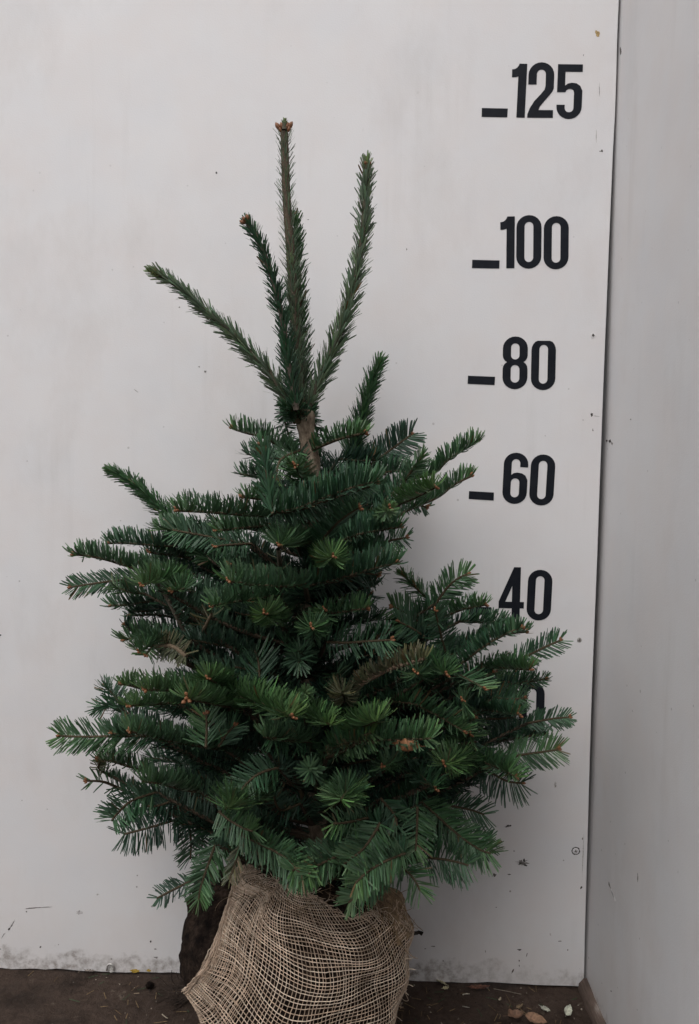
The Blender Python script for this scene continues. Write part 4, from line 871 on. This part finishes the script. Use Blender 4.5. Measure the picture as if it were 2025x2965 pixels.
leaf('fallen_leaf', 1277, 2853, .022, .014, 140, (0.42, 0.38, 0.25), 'small pale yellow leaf against the wall foot, right of the burlap', 'leaf', tilt=25)
leaf('fallen_leaf', 1291, 2868, .012, .007, 20, (0.36, 0.32, 0.20), 'tiny cream leaf scrap beside the small pale yellow leaf', 'leaf', tilt=10)
leaf('fallen_leaf', 1580, 2930, .017, .011, -35, (0.34, 0.34, 0.28), 'small grey green leaf between the orange and the long pale one', 'leaf')
leaf('fallen_leaf', 1645, 2935, .030, .013, 62, (0.47, 0.48, 0.39), 'long pale green leaf nearest the right side wall', 'leaf', tilt=20)
leaf('fallen_leaf', 1494, 2950, .030, .024, 20, (0.15, 0.085, 0.055), 'curled rust brown leaf at the bottom edge', 'leaf', curl=.6, lobes=2)
leaf('fallen_leaf', 1553, 2964, .036, .026, -25, (0.23, 0.135, 0.085), 'orange leaf cut by the bottom edge of the picture', 'leaf', curl=.4)
leaf('fallen_leaf', 1388, 2866, .040, .012, 8, (0.10, 0.045, 0.03), 'dark red brown leaf lying flat by the wall foot', 'leaf')
leaf('fallen_leaf', 1448, 2900, .010, .004, 60, (0.33, 0.28, 0.2), 'tiny straw coloured scrap in the middle of the right floor', 'leaf')
leaf('fallen_leaf', 1505, 2921, .016, .008, 40, (0.14, 0.10, 0.06), 'dull olive leaf scrap above the rust brown leaf', 'leaf')
leaf('fallen_leaf', 262, 2820, .020, .006, -3, (0.20, 0.17, 0.15), 'grey flat scrap left of the metal eye', 'leaf')
# dead leaf caught in the branches
q = U(1170, 2172, 0.40)
o1 = leaf('dry_leaf', 0, 0, .036, .022, 160, (0.24, 0.11, 0.05), 'curled orange brown dead leaf caught among the lower front needles', 'leaf', curl=.9, at=q, tilt=65, lobes=3)
o1['group'] = 'dead leaves caught in the fir'
def bit(pts, r, col, name, lab, cat_, grp=None):
    P = smoothpath([G(*p)+np.array([0, 0, 0.002+0.001*i % 2]) for i, p in enumerate(pts)], 0.002); Vt, Ft = tube(P, r, 5, 0.15)
    o = obj(name, Vt, Ft, M_twig, None, col=np.tile(col, (len(Vt), 1)), label=lab, category=cat_)
    if grp: o['group'] = grp
bit([(1430, 2866), (1470, 2875), (1510, 2885)], .0006, (0.18, 0.15, 0.12), 'straw', 'thin grey straw slanting over the dirt on the right', 'straw')
bit([(1340, 2883), (1352, 2882), (1360, 2884)], .0010, (0.30, 0.27, 0.22), 'straw', 'short pale stalk right of the small yellow leaf', 'straw')
bit([(470, 2940), (480, 2950), (486, 2955)], .0009, (0.30, 0.26, 0.2), 'straw', 'short pale straw left of the burlap at the bottom', 'straw')
bit([(388, 2880), (404, 2880)], .0006, (0.22, 0.17, 0.12), 'straw', 'thin tan straw beside the black lump', 'straw')
bit([(1340, 2917), (1360, 2922)], .0008, (0.22, 0.2, 0.17), 'straw', 'grey stalk near the burlap on the right floor', 'straw')
# black lump
nn = 10; V = []
for i in range(7):
    for j in range(nn):
        a = i/6*math.pi; r = 0.0068*(1+0.15*rng.standard_normal()); V.append((r*math.sin(a)*math.cos(j/nn*6.283)*1.1, r*math.sin(a)*math.sin(j/nn*6.283), 0.006-0.006*math.cos(a)))
o = obj('soil_lump', V, grid_faces(7, nn, True), M_soil, None, smooth=True, label='round black lump of soil on the floor, left of the root ball', category='soil lump'); o.location = tuple(G(433, 2862))

# ---- shed needles and grit strewn over the dirt
Vs = []; Fs = []; Cs = []; q = 0
for i in range(900):
    big = i < 420
    x = rng.uniform(-0.55, 0.42) if i % 2 else rng.normal(0.0, 0.22); y = -rng.uniform(0.004, 0.30)**1.0
    if (x-BCX)**2+(y-BCY)**2 < 0.155**2: continue
    a = rng.uniform(0, 6.28); L = rng.uniform(0.008, 0.022) if big else rng.uniform(0.0012, 0.004); w2 = 0.0007 if big else L*0.4
    z = 0.0012+0.0015*rng.uniform(); dx, dy = math.cos(a)*L/2, math.sin(a)*L/2; nx, ny = -math.sin(a)*w2, math.cos(a)*w2; h = 0.0006 if big else L*0.4
    y = min(y, -abs(dy)-0.002)
    Vs += [(x-dx-nx, y-dy-ny, z), (x-dx+nx, y-dy+ny, z), (x+dx+nx, y+dy+ny, z+h), (x+dx-nx, y+dy-ny, z+h), (x, y, z+h*1.6)]
    Fs += [(q, q+1, q+4), (q+1, q+2, q+4), (q+2, q+3, q+4), (q+3, q, q+4)]; q += 5
    c = random.choice([(0.035, 0.06, 0.03), (0.10, 0.065, 0.035), (0.16, 0.11, 0.06), (0.05, 0.035, 0.025)]) if big else random.choice([(0.02, 0.015, 0.012), (0.10, 0.08, 0.065), (0.20, 0.17, 0.14), (0.045, 0.032, 0.025)])
    Cs += [c]*5
obj('needle_litter', Vs, Fs, M_mark, None, col=np.array(Cs), kind='stuff')
